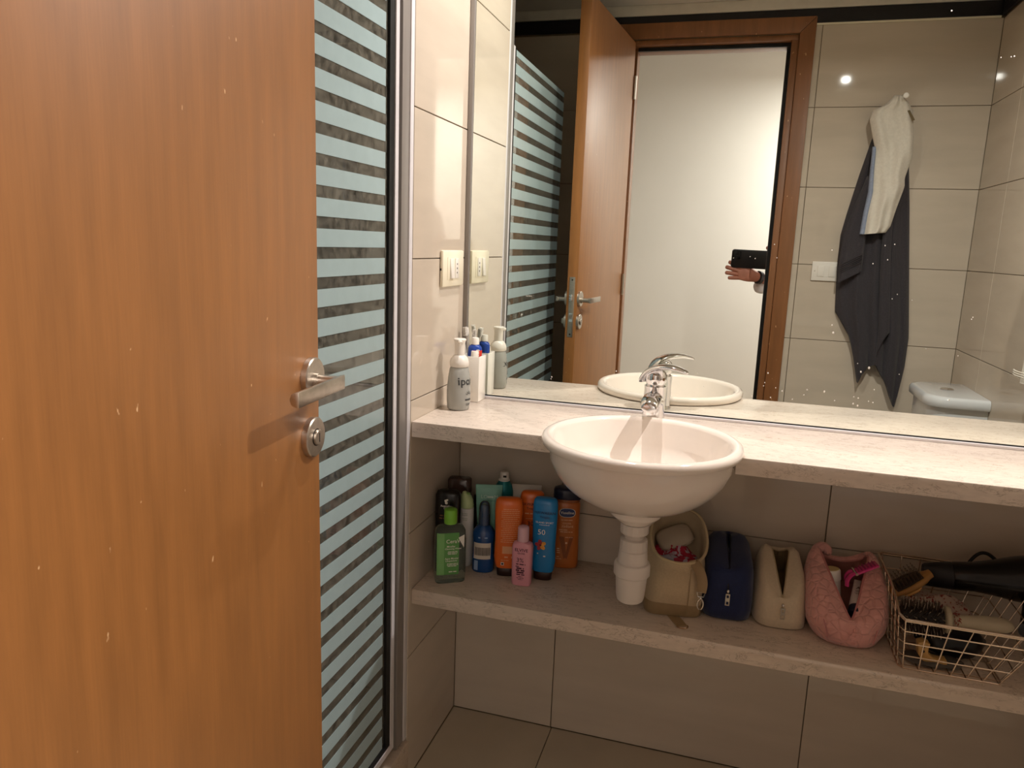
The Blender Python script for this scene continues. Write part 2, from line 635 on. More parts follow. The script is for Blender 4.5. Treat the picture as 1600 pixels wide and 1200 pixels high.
casing([(0.789, 0.0), (0.8465, 0.0), (0.8465, 2.1375), (0.789, 2.0785)])
casing([(0.073, 0.0), (0.1305, 0.0), (0.1305, 2.0785), (0.073, 2.1375)])
casing([(0.1305, 2.0790), (0.789, 2.0790), (0.8460, 2.1380), (0.0735, 2.1380)])
MB().box(0.763, 0.7885, -LR - 0.115, -LR + 0.004, 0, 2.0565).build('jamb', FRAMEW, fr, bevel=0.002)
MB().box(0.131, 0.157, -LR - 0.115, -LR - 0.04, 0, 2.0565).build('jamb', FRAMEW, fr, bevel=0.002)
MB().box(0.131, 0.7885, -LR - 0.115, -LR - 0.002, 2.0570, 2.0775).build('head_jamb', FRAMEW, fr, bevel=0.002)
MB().box(0.751, 0.7628, -LR - 0.115, -LR - 0.045, 0, 2.044).build('door_stop', FRAMEW, fr, bevel=0.002)
MB().box(0.1572, 0.169, -LR - 0.115, -LR - 0.045, 0, 2.044).build('door_stop', FRAMEW, fr, bevel=0.002)
MB().box(0.1572, 0.7628, -LR - 0.115, -LR - 0.045, 2.0442, 2.0568).build('door_stop', FRAMEW, fr, bevel=0.002)
MB().box(0.7495, 0.7626, -LR - 0.0449, -LR - 0.033, 0, 2.042).build('gasket_and_gap', RUBBER, fr)
MB().box(0.172, 0.7626, -LR - 0.0449, -LR - 0.033, 2.0425, 2.0565).build('gasket_and_gap', RUBBER, fr)
MB().box(0.789, 0.846, -LR - 0.126, -LR - 0.1125, 0, 2.137).build('outer_casing', FRAMEW, fr, bevel=0.003)
MB().box(0.073, 0.13, -LR - 0.126, -LR - 0.1125, 0, 2.137).build('outer_casing', FRAMEW, fr, bevel=0.003)
MB().box(0.1305, 0.7885, -LR - 0.126, -LR - 0.1125, 2.079, 2.137).build('outer_casing', FRAMEW, fr, bevel=0.003)

# ------------------------------------------------------------------ the open door
dA, dB = Vector((0.1075, -0.859, 0)), Vector((0.166, -1.5, 0))
dd = (dB - dA).normalized()
dn = Vector((-dd.y, dd.x, 0))
if dn.x < 0:
    dn = -dn
door = thing('door_1', 'open orange brown wood veneer door with steel lever handle', 'door', (0, 0, 0), kind='structure')
# local frame: u along the leaf away from its free edge, v out of the visible face, z up
DM = Matrix(((dd.x, dn.x, 0, dA.x), (dd.y, dn.y, 0, dA.y), (0, 0, 1, 0), (0, 0, 0, 1)))
door.matrix_world = DM
DL = (dB - dA).length
MB().box(0, DL - 0.004, -0.038, 0, 0.006, 2.067).build('leaf', DOORW, door, bevel=0.0015)


def rose(z, side, slot):
    sg = 1 if side > 0 else -1
    v0 = 0.0 if side > 0 else -0.038

    def P(mb):
        return mb.xf(Matrix.Translation((0.0265, v0, z)) @ Matrix.Diagonal((1, sg, 1, 1)))
    o = P(MB().lathe([(0.027, 0.0002), (0.027, 0.0075), (0.0255, 0.009), (0.012, 0.009)], 40, axis='y').xf(Matrix.Diagonal((1, -1, 1, 1)))).build(
        'lock_rose' if slot else 'rose', STEEL, door)
    if slot and side > 0:
        P(MB().lathe([(0.0105, 0.009), (0.0105, 0.0125), (0.0095, 0.0133), (0.001, 0.0133)], 28, axis='y').xf(Matrix.Diagonal((1, -1, 1, 1)))).build('coin_release', STEEL, o)
        P(MB().box(-0.0009, 0.0009, 0.0128, 0.0136, -0.0062, 0.0062)).build('slot', DARKP, o)
        P(MB().lathe([(0.0118, 0.0088), (0.0118, 0.0094)], 28, axis='y').xf(Matrix.Diagonal((1, -1, 1, 1)))).build('gap', DARKP, o)
    elif slot:
        P(MB().box(-0.006, 0.006, 0.009, 0.022, -0.010, 0.010)).build('thumb_turn', STEEL, o, bevel=0.002)
    return o


def lever(z, side):
    sg = 1 if side > 0 else -1
    v0 = 0.0 if side > 0 else -0.038
    M = Matrix.Translation((0.0265, v0, z)) @ Matrix.Diagonal((1, sg, 1, 1))
    mb = MB().lathe([(0.011, 0.009), (0.011, 0.014), (0.0085, 0.014), (0.0085, 0.041)], 24, axis='y').xf(Matrix.Diagonal((1, -1, 1, 1)))
    mb.xf(M).build('lever_neck', STEEL, door)
    # flat-faced grip: half round behind, flat in front
    prof = [(0.0, 0.0105), (-0.005, 0.0098), (-0.010, 0.0072), (-0.0125, 0.0), (-0.010, -0.0072), (-0.005, -0.0098), (0.0, -0.0105)]
    rings = []
    for u in (-0.0085, 0.122):
        rings.append([(u, 0.0465 + a, b * .92) for a, b in prof])
    MB().loft(rings).xf(M).build('lever_grip', STEEL, door, bevel=0.0012)


for sd in (1, -1):
    rose(1.0655, sd, False)
    rose(0.9845, sd, True)
    lever(1.0615, sd)
ed = MB().box(-0.0016, -0.0002, -0.029, -0.009, 0.93, 1.142).build('lock_plate', STEEL, door, bevel=0.0006)
MB().box(-0.011, -0.0017, -0.026, -0.013, 1.058, 1.082).build('latch', CHROME, ed, bevel=0.002)
MB().box(-0.0024, -0.0017, -0.025, -0.013, 0.985, 1.015).build('bolt', CHROME, ed)
for z in (0.94, 1.132):
    MB().lathe([(0.003, 0), (0.003, 0.0006)], 12, axis='x').xf(Matrix.Translation((-0.0022, -0.019, z))).build('screw', DARKP, ed)
for z in (0.25, 1.05, 1.85):
    MB().lathe([(0.006, 0), (0.006, 0.09)], 14, (DL + 0.0005, 0.0065, z)).build('hinge', STEEL, door)

# ------------------------------------------------------------------ shower screen
scr = thing('shower_screen', 'shower screen of glass with frosted horizontal stripes in an aluminium frame', 'shower screen', (0, 0, 0))
gx = -0.012
GT, GB = 1.79, 0.145
MB().box(-0.060, -0.001, -0.3265, -0.3100, 0.115, ZC - 0.04).build('edge_strip', ALUW, scr, bevel=0.001)
MB().box(-0.040, -0.003, -0.3605, -0.3268, 0.115, ZC - 0.04).build('wall_profile', ALU, scr, bevel=0.001)
MB().box(-0.036, -0.012, -0.3690, -0.3608, 0.13, GT).build('gasket_and_gap', RUBBER, scr)  # black strip standing in for the shaded gap between the two profiles
MB().box(-0.024, -0.006, -0.3835, -0.3692, 0.128, GT).box(-0.024, -0.006, -1.03, -0.3835, 0.128, 0.142).build('panel_frame', ALUW, scr)
MB().box(-0.020, -0.0085, -0.4035, -0.3838, 0.1425, GT).box(-0.020, -0.0085, -1.03, -0.4035, 0.1425, 0.150).build('gasket_and_gap', RUBBER, scr)
gl = MB().box(gx - 0.008, gx - 0.002, -1.032, -0.404, 0.1505, GT).build('glass_pane', GLASS, scr, smooth=0)
PIT, CLEAR = 0.0491, 0.0196
z = 1.6257
while z + PIT < GT:
    z += PIT
top = z
k = 0
while True:
    zt = top - k * PIT + 0.0 - 0.0                      # top of a clear stripe
    a, b = zt, min(zt - CLEAR + PIT - 0.0, GT)          # frosted stripe above the clear one ends
    z1 = min(zt + PIT - CLEAR, GT - 0.001)
    z0 = zt
    if z1 < 0.17:
        break
    z0 = max(z0, 0.152)
    if z1 - z0 > 0.004:
        MB().box(gx - 0.0018, gx - 0.0012, -1.030, -0.412, z0, z1).build('frosted_stripe', FROST, scr, smooth=0)
    k += 1
# marble kerb under it
tag(MB().box(-0.09, 0.006, -LR + 0.001, -0.3105, 0.0, 0.108).build('shower_kerb', MARBLE2, None, bevel=0.003),
    'cream marble kerb under the shower screen', 'kerb')

# ================================================================== vanity
HC, HCB, DC = 0.8676, 0.8335, 0.3076
HS, HSB, DS = 0.4782, 0.4419, 0.297
SX, SY = 0.489, -0.310                               # basin centre

# counter with the half-round cut for the basin
poly = [(0.0005, -0.0005), (0.0005, -DC)]
Rc = 0.181
a0 = math.pi - math.asin(0.0024 / Rc)
x_l = SX - Rc
poly.append((x_l, -DC))
for i in range(1, 24):
    a = PI - PI * i / 24
    poly.append((SX + Rc * math.cos(a), SY + Rc * math.sin(a) + 0.0024))
poly += [(SX + Rc, -DC), (W - 0.0005, -DC), (W - 0.0005, -0.0005)]
o = MB().prism(poly, HCB, HC).build('countertop', MARBLE, None, bevel=0.002)
tag(o, 'long cream marble countertop under the mirror', 'countertop')

o = MB().box(0.0005, W - 0.0005, -DS, -0.0005, HSB, HS).build('shelf', MARBLE2, None, bevel=0.003)
tag(o, 'lower cream marble shelf holding toiletries and bags', 'shelf')

# mirror
mi = thing('mirror', 'large wall mirror with thin aluminium edging above the counter', 'mirror', (0, 0, 0))
MB().box(0.012, W - 0.002, 0.0, 0.005, 0.8765, 2.15).build('mirror_glass', MIRROR, mi, smooth=0)
MB().box(0.0008, 0.0118, -0.006, 0.006, HC + 0.0003, 2.15).build('edge_profile', ALU, mi, bevel=0.001)
MB().box(0.0122, W - 0.002, -0.0075, 0.006, HC + 0.0003, 0.8742).build('edge_profile', ALUW, mi, bevel=0.001)
MB().box(0.0122, W - 0.002, -0.003, 0.006, 0.8743, 0.8764).build('gap_shade', RUBBER, mi)  # black line for the shade in the gap below the mirror glass


spots = [  # x, z on the mirror face, size
    (0.8465, 1.1022, 1.4), (0.8509, 1.0858, 2.2), (0.9148, 1.0055, 1.8), (0.9302, 1.0152, 2.4), (0.8465, 0.9555, 2.0), (0.8108, 0.9566, 1.5),
    (0.7259, 0.9867, 1.6), (0.7593, 0.949, 1.5), (0.7825, 0.9322, 1.1), (0.8694, 0.9376, 1.3), (0.9074, 0.9341, 1.7), (0.9167, 0.9307, 1.9),
    (0.9069, 0.9497, 1), (0.9161, 0.9477, 1), (0.9456, 0.9689, 1), (0.9463, 0.9407, 1.2), (0.9372, 0.9426, 1), (1.0913, 0.9602, 1.5),
    (1.1105, 1.1315, 1.3), (1.1123, 1.1356, 1), (1.1166, 1.6406, 1.3), (1.1113, 1.6396, 1), (0.997, 1.7278, 1.2), (0.9124, 1.2362, 1.1),
    (0.9396, 1.2453, 1.1), (0.9313, 1.274, 1), (0.9492, 1.2773, 1), (0.8295, 1.2609, 1), (0.9576, 1.1649, 0.9), (0.9663, 1.1748, 1),
    (0.9955, 1.1644, 0.9), (0.7124, 1.2688, 0.9), (0.7204, 1.2404, 1), (0.6645, 1.2409, 0.8), (0.6755, 1.2372, 1), (0.3873, 0.9626, 1.6),
    (0.2315, 0.9354, 1.5), (0.2301, 0.9305, 1), (0.4623, 0.9841, 1), (0.5736, 0.9738, 1), (0.6968, 0.9314, 1.3), (0.7212, 0.9645, 1),
    (0.7452, 0.955, 0.9), (0.7191, 0.957, 0.9), (0.7365, 0.9322, 1.2), (1.094, 1.639, 1), (0.9064, 1.023, 0.9), (0.8054, 0.9445, 0.9),
    (0.1148, 1.6338, 0.8), (1.0345, 1.0647, 0.8), (1.0958, 1.0545, 0.7), (0.9901, 1.0063, 0.8), (0.5903, 0.9439, 0.8),
]
mb = MB()
for sx_, sz_, r in spots:
    c = Vector((sx_, 0, sz_))
    r *= 0.0011
    n = 7
    ph = random.random() * 6
    mb.loft([[(c.x + r * q * math.cos(ph + 2 * PI * j / n) * (0.8 + 0.3 * ((j * 7) % 3) / 2), -0.0001 - h, c.z + 1.15 * r * q * math.sin(ph + 2 * PI * j / n)) for j in range(n)]
             for q, h in ((1, 0), (0.6, 0.0003))])
mb.build('water_spots', mat('dried_water', '#e8e6e0', rough=0.8), mi, kind='stuff')

# basin
ba = thing('washbasin', 'round cream ceramic washbasin set half over the counter edge', 'washbasin', (SX, SY, 0))
prof = [(0.030, 0.7135), (0.0335, 0.7165), (0.0475, 0.7275), (0.051, 0.7315), (0.051, 0.737)]
for i in range(15):                                 # outer bowl
    t = i / 14
    r = 0.052 + (0.1765 - 0.052) * t
    prof.append((r, 0.8665 - 0.1265 * math.sqrt(max(0, 1 - (r / 0.1800) ** 2.15))))
prof += [(0.1775, 0.8688), (0.1905, 0.8690), (0.1940, 0.8735), (0.1945, 0.8790), (0.1925, 0.8850), (0.187, 0.8885), (0.180, 0.8882), (0.1745, 0.8855), (0.171, 0.880)]
for i in range(1, 16):
    t = i / 15
    r = 0.170 * (1 - t) + 0.024 * t
    prof.append((r, 0.8765 - 0.1205 * math.sqrt(max(0, 1 - (r / 0.1715) ** 2.2))))
prof += [(0.0235, 0.752), (0.0235, 0.735)]
MB().lathe(prof, 72, cap0=False, cap1=False).build('basin', CERAMIC, ba, smooth=50)
dr = MB().lathe([(0.0232, 0.7515), (0.0225, 0.7545), (0.016, 0.7535), (0.014, 0.749), (0.001, 0.749)], 32, cap0=False).build('drain', CHROME, ba)

# waste trap
tr = thing('bottle_trap', 'white plastic bottle trap hanging under the round washbasin', 'drain trap', (SX, SY, 0))
MB().lathe([(0.0225, 0.7133), (0.0285, 0.7115), (0.0285, 0.6925), (0.0265, 0.690), (0.02, 0.690)], 16).build('nut', TRAPP, tr, smooth=20)
MB().lathe([(0.0195, 0.692), (0.0195, 0.675)], 24).build('tailpiece', TRAPP, tr)
MB().lathe([(0.0205, 0.680), (0.0272, 0.678), (0.0280, 0.657), (0.025, 0.655)], 16).build('nut', TRAPP, tr, smooth=20)
MB().lathe([(0.025, 0.658), (0.0285, 0.6545), (0.0305, 0.625), (0.0305, 0.61)], 32).build('body', TRAPP, tr)
MB().lathe([(0.030, 0.630), (0.0345, 0.628), (0.0365, 0.622), (0.0365, 0.604), (0.034, 0.601), (0.031, 0.601)], 36).build('collar', TRAPP, tr)
MB().lathe([(0.0325, 0.606), (0.0285, 0.556), (0.0265, 0.5485), (0.022, 0.545), (0.001, 0.544)], 32).build('cup', TRAPP, tr)
MB().tube([(0.0, 0.0, 0.700), (0.02, 0.08, 0.700), (0.045, 0.20, 0.700), (0.055, 0.3085, 0.700)], 0.0165, 16).build('outlet_pipe', TRAPP, tr)

# faucet
fx, fy = 0.4875, -0.076
fa = thing('faucet', 'chrome single lever mixer tap behind the washbasin', 'faucet', (fx, fy, HC))
MB().lathe([(0.0265, 0.0003), (0.0265, 0.004), (0.0255, 0.006), (0.0248, 0.012), (0.0240, 0.055), (0.0240, 0.075), (0.0245, 0.082)], 36).build('body', CHROME, fa)
MB().lathe([(0.0215, 0.0822), (0.0205, 0.0845), (0.0205, 0.088), (0.0215, 0.09)], 32).build('neck_ring', CHROME, fa)
# spout: short, thick, bending over towards the basin
rings = []
for (y, z, a, b) in [(0.004, 0.044, 0.0225, 0.024), (-0.025, 0.054, 0.0220, 0.0190), (-0.055, 0.061, 0.0212, 0.0150), (-0.085, 0.061, 0.0200, 0.0125), (-0.104, 0.056, 0.0185, 0.0110), (-0.110, 0.052, 0.0160, 0.009)]:
    rings.append([(a * math.cos(2 * PI * j / 20), y, z + b * math.sin(2 * PI * j / 20)) for j in range(20)])
MB().loft(rings).build('spout', CHROME, fa, smooth=60)
ae = MB().lathe([(0.0115, 0.036), (0.0125, 0.038), (0.0125, 0.052)], 24, (0, -0.094, 0)).build('aerator', CHROME, fa)
MB().lathe([(0.009, 0.0355), (0.001, 0.0355)], 20, (0, -0.094, 0)).build('nozzle', DARKP, ae)
# lever housing, a dome, and the long curved lever
MB().lathe([(0.0230, 0.0902), (0.0242, 0.094), (0.0242, 0.106), (0.0205, 0.115), (0.0125, 0.1205), (0.001, 0.122)], 32).build('lever_housing', CHROME, fa, smooth=50)
MB().lathe([(0.0035, 0), (0.0035, 0.0006)], 12, axis='y').xf(Matrix.Rotation(0.9, 4, 'Z') @ Matrix.Translation((0, -0.0240, 0.100))).build('temperature_mark', mat('brown_mark', '#6b4a22', rough=.4), fa)
path = smooth_path([(-0.026, 0.004, 0.090), (-0.022, 0.002, 0.104), (-0.008, -0.004, 0.1185), (0.014, -0.013, 0.1275), (0.040, -0.025, 0.1295), (0.060, -0.034, 0.1255), (0.0705, -0.040, 0.1215)], 5)
n = len(path)
rings = []
for i, p in enumerate(path):
    t = i / (n - 1)
    wd = interp([(0, 0.020), (0.25, 0.0245), (0.5, 0.0205), (0.75, 0.0140), (0.95, 0.008), (1, 0.003)], t)[0]
    th = interp([(0, 0.004), (0.3, 0.0075), (0.6, 0.0065), (1, 0.0020)], t)[0]
    tg = (path[min(i + 1, n - 1)] - path[max(i - 1, 0)]).normalized()
    sd = tg.cross(Vector((0, 0, 1)))
    sd = sd.normalized() if sd.length > 1e-4 else Vector((0.4, 0.9, 0))
    up = sd.cross(tg)
    rings.append([p + sd * (wd * math.cos(2 * PI * j / 16)) + up * (th * math.sin(2 * PI * j / 16)) for j in range(16)])
MB().loft(rings).build('lever', CHROME, fa, smooth=60)

# wall switch and socket on the wing wall
sw = thing('light_switch', 'ivory switch and socket plate on the short wall beside the mirror', 'light switch', (0, -0.097, 1.188))
pl = MB().box(0.0002, 0.009, -0.066, 0.066, -0.0415, 0.0415).build('plate', IVORY, sw, bevel=0.004)
MB().box(0.0092, 0.0098, -0.040, 0.040, -0.026, 0.026).build('insert', IVORY, sw, bevel=0.0005)
rk = MB()
rk.loft([[(0.0099, -0.027, -0.023), (0.0099, -0.005, -0.023), (0.0099, -0.005, 0.023), (0.0099, -0.027, 0.023)],
         [(0.0155, -0.026, -0.022), (0.0155, -0.006, -0.022), (0.0115, -0.006, 0.022), (0.0115, -0.026, 0.022)]])
rk.build('rocker', WPLAST, sw, bevel=0.0008)
so = MB().box(0.0099, 0.0112, 0.006, 0.028, -0.023, 0.023).build('socket', WPLAST, sw, bevel=0.0005)
for dz in (-0.010, 0.0, 0.010):
    MB().lathe([(0.0021, 0), (0.0021, 0.0004)], 10, axis='x').xf(Matrix.Translation((0.0112, 0.017, dz))).build('socket_hole', DARKP, so)
MB().box(0.0015, 0.005, -0.0668, -0.0661, -0.004, 0.001).build('notch', DARKP, pl)

sw2 = thing('light_switch', 'white double switch plate beside the door frame behind the grey towel', 'light switch', (0.985, -LR, 1.187))
MB().box(-0.062, 0.062, 0.0002, 0.008, -0.0375, 0.0375).build('plate', WPLAST, sw2, bevel=0.002)
for dx in (-0.028, 0.014):
    MB().box(dx - 0.0125, dx + 0.0125, 0.0082, 0.0105, -0.021, 0.021).build('rocker', WPLAST, sw2, bevel=0.001)
MB().lathe([(0.0022, 0), (0.0022, 0.0006)], 10, axis='y').xf(Matrix.Diagonal((1, -1, 1, 1))).xf(Matrix.Translation((-0.051, 0.0081, 0))).build('screw', STEEL, sw2)

# ------------------------------------------------------------------ lamps
for (dx, dy, _), lb in ((DOWN, 'small round ceiling downlight above the free counter end'), (DOWN2, 'small round ceiling downlight above the soap and toothbrush cup')):
    dl = thing('downlight', lb, 'lamp', (dx, dy, ZC))
    MB().lathe([(0.032, -0.0002), (0.044, -0.0002), (0.044, -0.004), (0.040, -0.006), (0.033, -0.006), (0.032, -0.004)], 32, cap0=False, cap1=False).build('ring', WPLAST, dl)
    MB().lathe([(0.0318, -0.0003), (0.022, -0.003), (0.001, -0.003)], 24).build('lens', emit_mat('lamp_lens', '#fff0d8', 6.0), dl)
hl = thing('ceiling_lamp', 'round flush ceiling lamp in the hallway', 'lamp', (HALL[0], HALL[1], 2.4 - 0.0005))
MB().lathe([(0.06, -0.0005), (0.06, -0.03), (0.03, -0.04), (0.03, -0.065), (0.09, -0.074)], 36).build('base', WPLAST, hl)
MB().lathe([(0.088, -0.0745), (0.088, -0.104), (0.080, -0.109), (0.001, -0.109)], 36).build('shade', emit_mat('lamp_shade', '#fff2dc', 2.5), hl)

# ================================================================== toiletries
BLK = mat('black_plastic', '#17130f', rough=0.25, var=0.1)
INKW = mat('white_print', '#efeae0', rough=0.5)
INKK = mat('dark_print', '#2a1c20', rough=0.5)
INKN = mat('navy_print', '#16275c', rough=0.4)


def bottle(name, label, loc, rz, rings, m, cat='bottle', part='body', group='toiletries on the lower shelf'):
    """rings: (z, half width, half depth, exponent); returns thing, front-surface function"""
    t = thing(name, label, cat, (loc[0], loc[1], loc[2] + 0.0006), rz, group)
    MB().loft([sell(a, b, n, z) for z, a, b, n in rings]).build(part, m, t, smooth=50)

    def surf(u, v, e=0.0007):
        a, b, n = interp(rings, v)
        q = min(0.985, abs(u) / a)
        return (u, -b * (1 - q ** n) ** (1 / n) - e, v)
    return t, surf


def cap(t, rings, m, name='cap', parent=None):
    return MB().loft([sell(a, b, n, z) for z, a, b, n in rings]).build(name, m, parent or t, smooth=50)


def bars(specs, surf, m, parent, name='fine_print', e=.0008):
    """print too small to read: rows of word-length dashes; specs (u, v, width, height)"""
    mb = MB()
    rnd = random.Random(len(specs) * 13 + int(specs[0][1] * 1e4))
    for u, v, wd, h in specs:
        x = u - wd / 2
        while x < u + wd / 2 - .0006:
            l = min(rnd.uniform(2.2, 6.5) * h, u + wd / 2 - x)
            mb.add([surf(x, v, e), surf(x + l / 2, v, e), surf(x + l, v, e), surf(x + l, v + h, e), surf(x + l / 2, v + h, e), surf(x, v + h, e)], [(0, 1, 4, 5), (1, 2, 3, 4)])
            x += l + h * .8
    return mb.build(name, m, parent, smooth=0, kind='stuff')


def ZS(x, y):
    return (x, y, HS)


# clear micellar water with green label
CLEARP = mat('clear_plastic', '#d7e2d6', rough=0.06, trans=0.92, var=0.02, ior=1.2)
t, s = bottle('micellar_bottle', 'clear flat bottle with green cap and green label by the short wall', ZS(0.064, -0.225), 0.55,
              [(0, .032, .015, 5), (.003, .0345, .017, 5), (.02, .036, .018, 5), (.10, .0355, .0178, 5), (.125, .034, .017, 4.5), (.133, .029, .0155, 3.5), (.1375, .014, .013, 2), (.1395, .0135, .0135, 2)], CLEARP)
cap(t, [(.140, .0145, .0145, 2), (.1415, .0152, .0152, 2), (.172, .0148, .0148, 2), (.1735, .0135, .0135, 2)], mat('green_cap', '#7fbf3f', rough=.35), 'cap')
GL_ = mat('green_label', '#5d9a52', rough=.4, var=.05)
panel(-.0325, .0175, .022, .122, s, GL_, t, nu=12)
panel(-.033, -.0165, .022, .122, lambda u, v: s(u, v, .0010), mat('pale_green_label', '#79b06a', rough=.35), t, nu=6)
panel(0, 0, 0, 0, lambda u, v: s(u, v, .0013), INKW, t, 'price_sticker', poly=[(.0155, .110), (.0300, .116), (.0290, .085)])
lettering([('CeraVe', .0065, .1020, .0125)], lambda u, v: s(u, v, .0016), INKW, t, 'brand_print', .006)
lettering([('Micellar', -.001, .0900, .0062), ('Cleansing Water', .004, .0845, .0056), ('Agua Micelar', .001, .0610, .0060), ('Limpiadora', 0, .0555, .0060)],
          lambda u, v: s(u, v, .0012), INKW, t, 'small_print', .01)
bars([(.0030, .0770, .022, .0014), (.0030, .0740, .024, .0014), (.0020, .0710, .020, .0014), (.0030, .0480, .025, .0014), (.0030, .0450, .026, .0014), (.0020, .0420, .020, .0014), (.0035, .0280, .018, .0022)],
     s, INKW, t, e=.0012)

# black flat bottle
t, s = bottle('lotion_bottle', 'tall black flat bottle with small white emblem in the corner', ZS(0.035, -0.166), 0.22,
              [(0, .027, .013, 3), (.004, .0295, .0155, 3), (.05, .031, .017, 3), (.10, .029, .0165, 3), (.15, .0305, .0165, 3), (.185, .030, .016, 3), (.194, .026, .013, 2.6), (.197, .019, .008, 2.2)], BLK)
em = MB()
for (cx, cz, r) in ((-.004, .1745, .0030), (-.0005, .1765, .0024), (-.0022, .1695, .0036)):
    em.add([s(cx + r * math.cos(2 * PI * j / 14), cz + r * math.sin(2 * PI * j / 14)) for j in range(14)], [tuple(range(14))])
em.build('emblem', INKW, t)
lettering([('Australian', -.0022, .1615, .0068), ('Gold', -.0022, .1560, .0062)], s, INKW, t, 'brand_print', .01)
bars([(-.002, .137, .030, .0022), (-.010, .130, .016, .0030), (.004, .122, .020, .0022), (-.008, .115, .016, .0026)], s, mat('brown_print', '#8a5a3c', rough=.5), t)

t, s = bottle('dark_bottle', 'dark brown square shouldered bottle standing behind the black flat bottle', ZS(0.0345, -0.088), 0.2,
              [(0, .027, .015, 4), (.004, .0295, .0175, 4), (.16, .0295, .0175, 4), (.168, .027, .0155, 4), (.170, .024, .013, 4)], mat('brown_plastic', '#2b1c16', rough=.3, var=.1))
cap(t, [(.1705, .029, .017, 4), (.200, .0285, .0165, 4), (.2035, .025, .014, 4)], mat('smoky_cap', '#45332c', rough=.12, var=.06))

t, s = bottle('slim_dark_bottle', 'slim dark bottle half hidden behind the deodorant stick', ZS(0.0765, -0.078), 0.2,
              [(0, .009, .009, 2), (.002, .010, .010, 2), (.140, .010, .010, 2), (.148, .008, .008, 2), (.160, .0075, .0075, 2), (.162, .006, .006, 2)], BLK)

# deodorant
t, s = bottle('deodorant', 'white deodorant with slanted pale green cap behind the clear bottle', ZS(0.0685, -0.128), 0.3,
              [(0, .0135, .0135, 2), (.003, .0155, .0155, 2), (.05, .0165, .0165, 2), (.12, .0168, .0168, 2), (.1455, .0165, .0165, 2), (.146, .015, .015, 2)], mat('pearl_white', '#dcdad8', rough=.3))
mb = MB()
rings = []
for z, a in ((.1465, .0158), (.152, .0160), (.162, .0158), (.172, .0145), (.181, .0115), (.186, .006)):
    ring = []
    for (x, y, zz) in sell(a, a, 2, z):
        f = (z - .1465) / .0395
        ring.append((x, y, zz - f * 0.010 * (x / .016 + .4) - 0.0))
    rings.append(ring)
mb.loft(rings).build('cap', mat('pale_green_plastic', '#b9cc98', rough=.3, var=.03), t, smooth=60)
MB().loft([sell(.0095, .008, 2.2, .1795, cy=-.001, cx=-.002), sell(.0085, .007, 2.2, .1822, cy=-.001, cx=-.003), sell(.006, .005, 2, .1828, cx=-.003)]).build('push_button', mat('leaf_green_plastic', '#8fb56b', rough=.3), t)
bars([(-.004, .134, .014, .0012), (-.004, .130, .014, .0012), (-.004, .122, .014, .0010), (-.004, .118, .012, .0010)], s, mat('sage_print', '#7f9080'), t)


def tube_squeeze(name, label, loc, rz, w, h, m, capm, rcap=.016):
    rg = [(.022, rcap * .98, rcap * .98, 2), (.026, rcap * 1.06, rcap * 1.06, 2), (.05, lerp(rcap, w, .35), rcap * .9, 2), (.10, lerp(rcap, w, .66), rcap * .62, 2), (.15, w * .93, rcap * .3, 2),
          (h - .012, w * .99, .0022, 2.5), (h - .010, w, .0014, 6), (h, w, .0012, 6)]
    t, s = bottle(name, label, loc, rz, rg, m, 'tube', 'tube_body')
    cap(t, [(0, rcap * .88, rcap * .88, 2), (.001, rcap * .95, rcap * .95, 2), (.021, rcap, rcap, 2), (.0216, rcap * .9, rcap * .9, 2)], capm)
    mb = MB()
    for i in range(22):
        u = lerp(-w * .96, w * .96, i / 21)
        mb.box(u - .0004, u + .0004, -.0020, .0020, h - .009, h - .001)
    mb.build('crimp', m, t)
    return t, s


t, s = tube_squeeze('squeeze_tube', 'mint green squeeze tube with embossed lettering behind the blue spray bottle', ZS(0.111, -0.0915), 0.28, .0325, .196, mat('mint_plastic', '#86bfae', rough=.35), WPLAST)
MSH = mat('mint_shine', '#d5ecdf', rough=.25)
lettering([('LO', -.011, .166, .0125), ('M', .0175, .166, .0125)], s, MSH, t, 'brand_print')
bars([(.004, .1635, .014, .0050), (-.010, .150, .010, .0022)], s, MSH, t)
bars([(.003, .156, .034, .0014)], s, mat('mint_dark', '#4d8a78'), t)

t, s = tube_squeeze('squeeze_tube', 'white squeeze tube between the teal can and an orange bottle', ZS(0.190, -0.0345), 0.22, .0365, .189, mat('cream_tube', '#d9d1c5', rough=.4), WPLAST, .015)
lettering([('L', -.004, .168, .013)], s, INKK, t, 'brand_print', .01)
bars([(.012, .1635, .020, .0060)], s, INKK, t)

# blue spray bottle
BLUE = mat('deep_blue_plastic', '#15457f', rough=.2, var=.08, coat=.2)
t, s = bottle('spray_bottle', 'short blue spray bottle with barcode sticker and clear cap', ZS(0.1165, -0.1385), 0.25,
              [(0, .025, .022, 2.4), (.003, .027, .0235, 2.4), (.035, .0268, .0233, 2.4), (.05, .0255, .0225, 2.4), (.065, .0252, .0222, 2.4), (.085, .0265, .0232, 2.4), (.096, .0262, .0228, 2.3), (.106, .020, .018, 2), (.113, .0125, .0125, 2)], BLUE)
cap(t, [(.1135, .0125, .0125, 2), (.1145, .0130, .0130, 2), (.135, .0118, .0118, 2), (.152, .0105, .0105, 2), (.158, .010, .010, 2), (.160, .0075, .0075, 2)], BLUE, 'pump')
cap(t, [(.1136, .0140, .0140, 2), (.140, .0136, .0136, 2), (.158, .0128, .0128, 2), (.166, .0105, .0105, 2), (.171, .005, .005, 2)], pane_mat('clear_cap', '#d8e4e6', haze=.10, hazecol='#b9cdd2'), 'overcap')
panel(-.0215, .0185, .034, .074, s, mat('sticker_paper', '#d9cfc2', rough=.6), t, 'barcode_sticker', nu=12)
mb = MB()
u = -.0190
k = 0
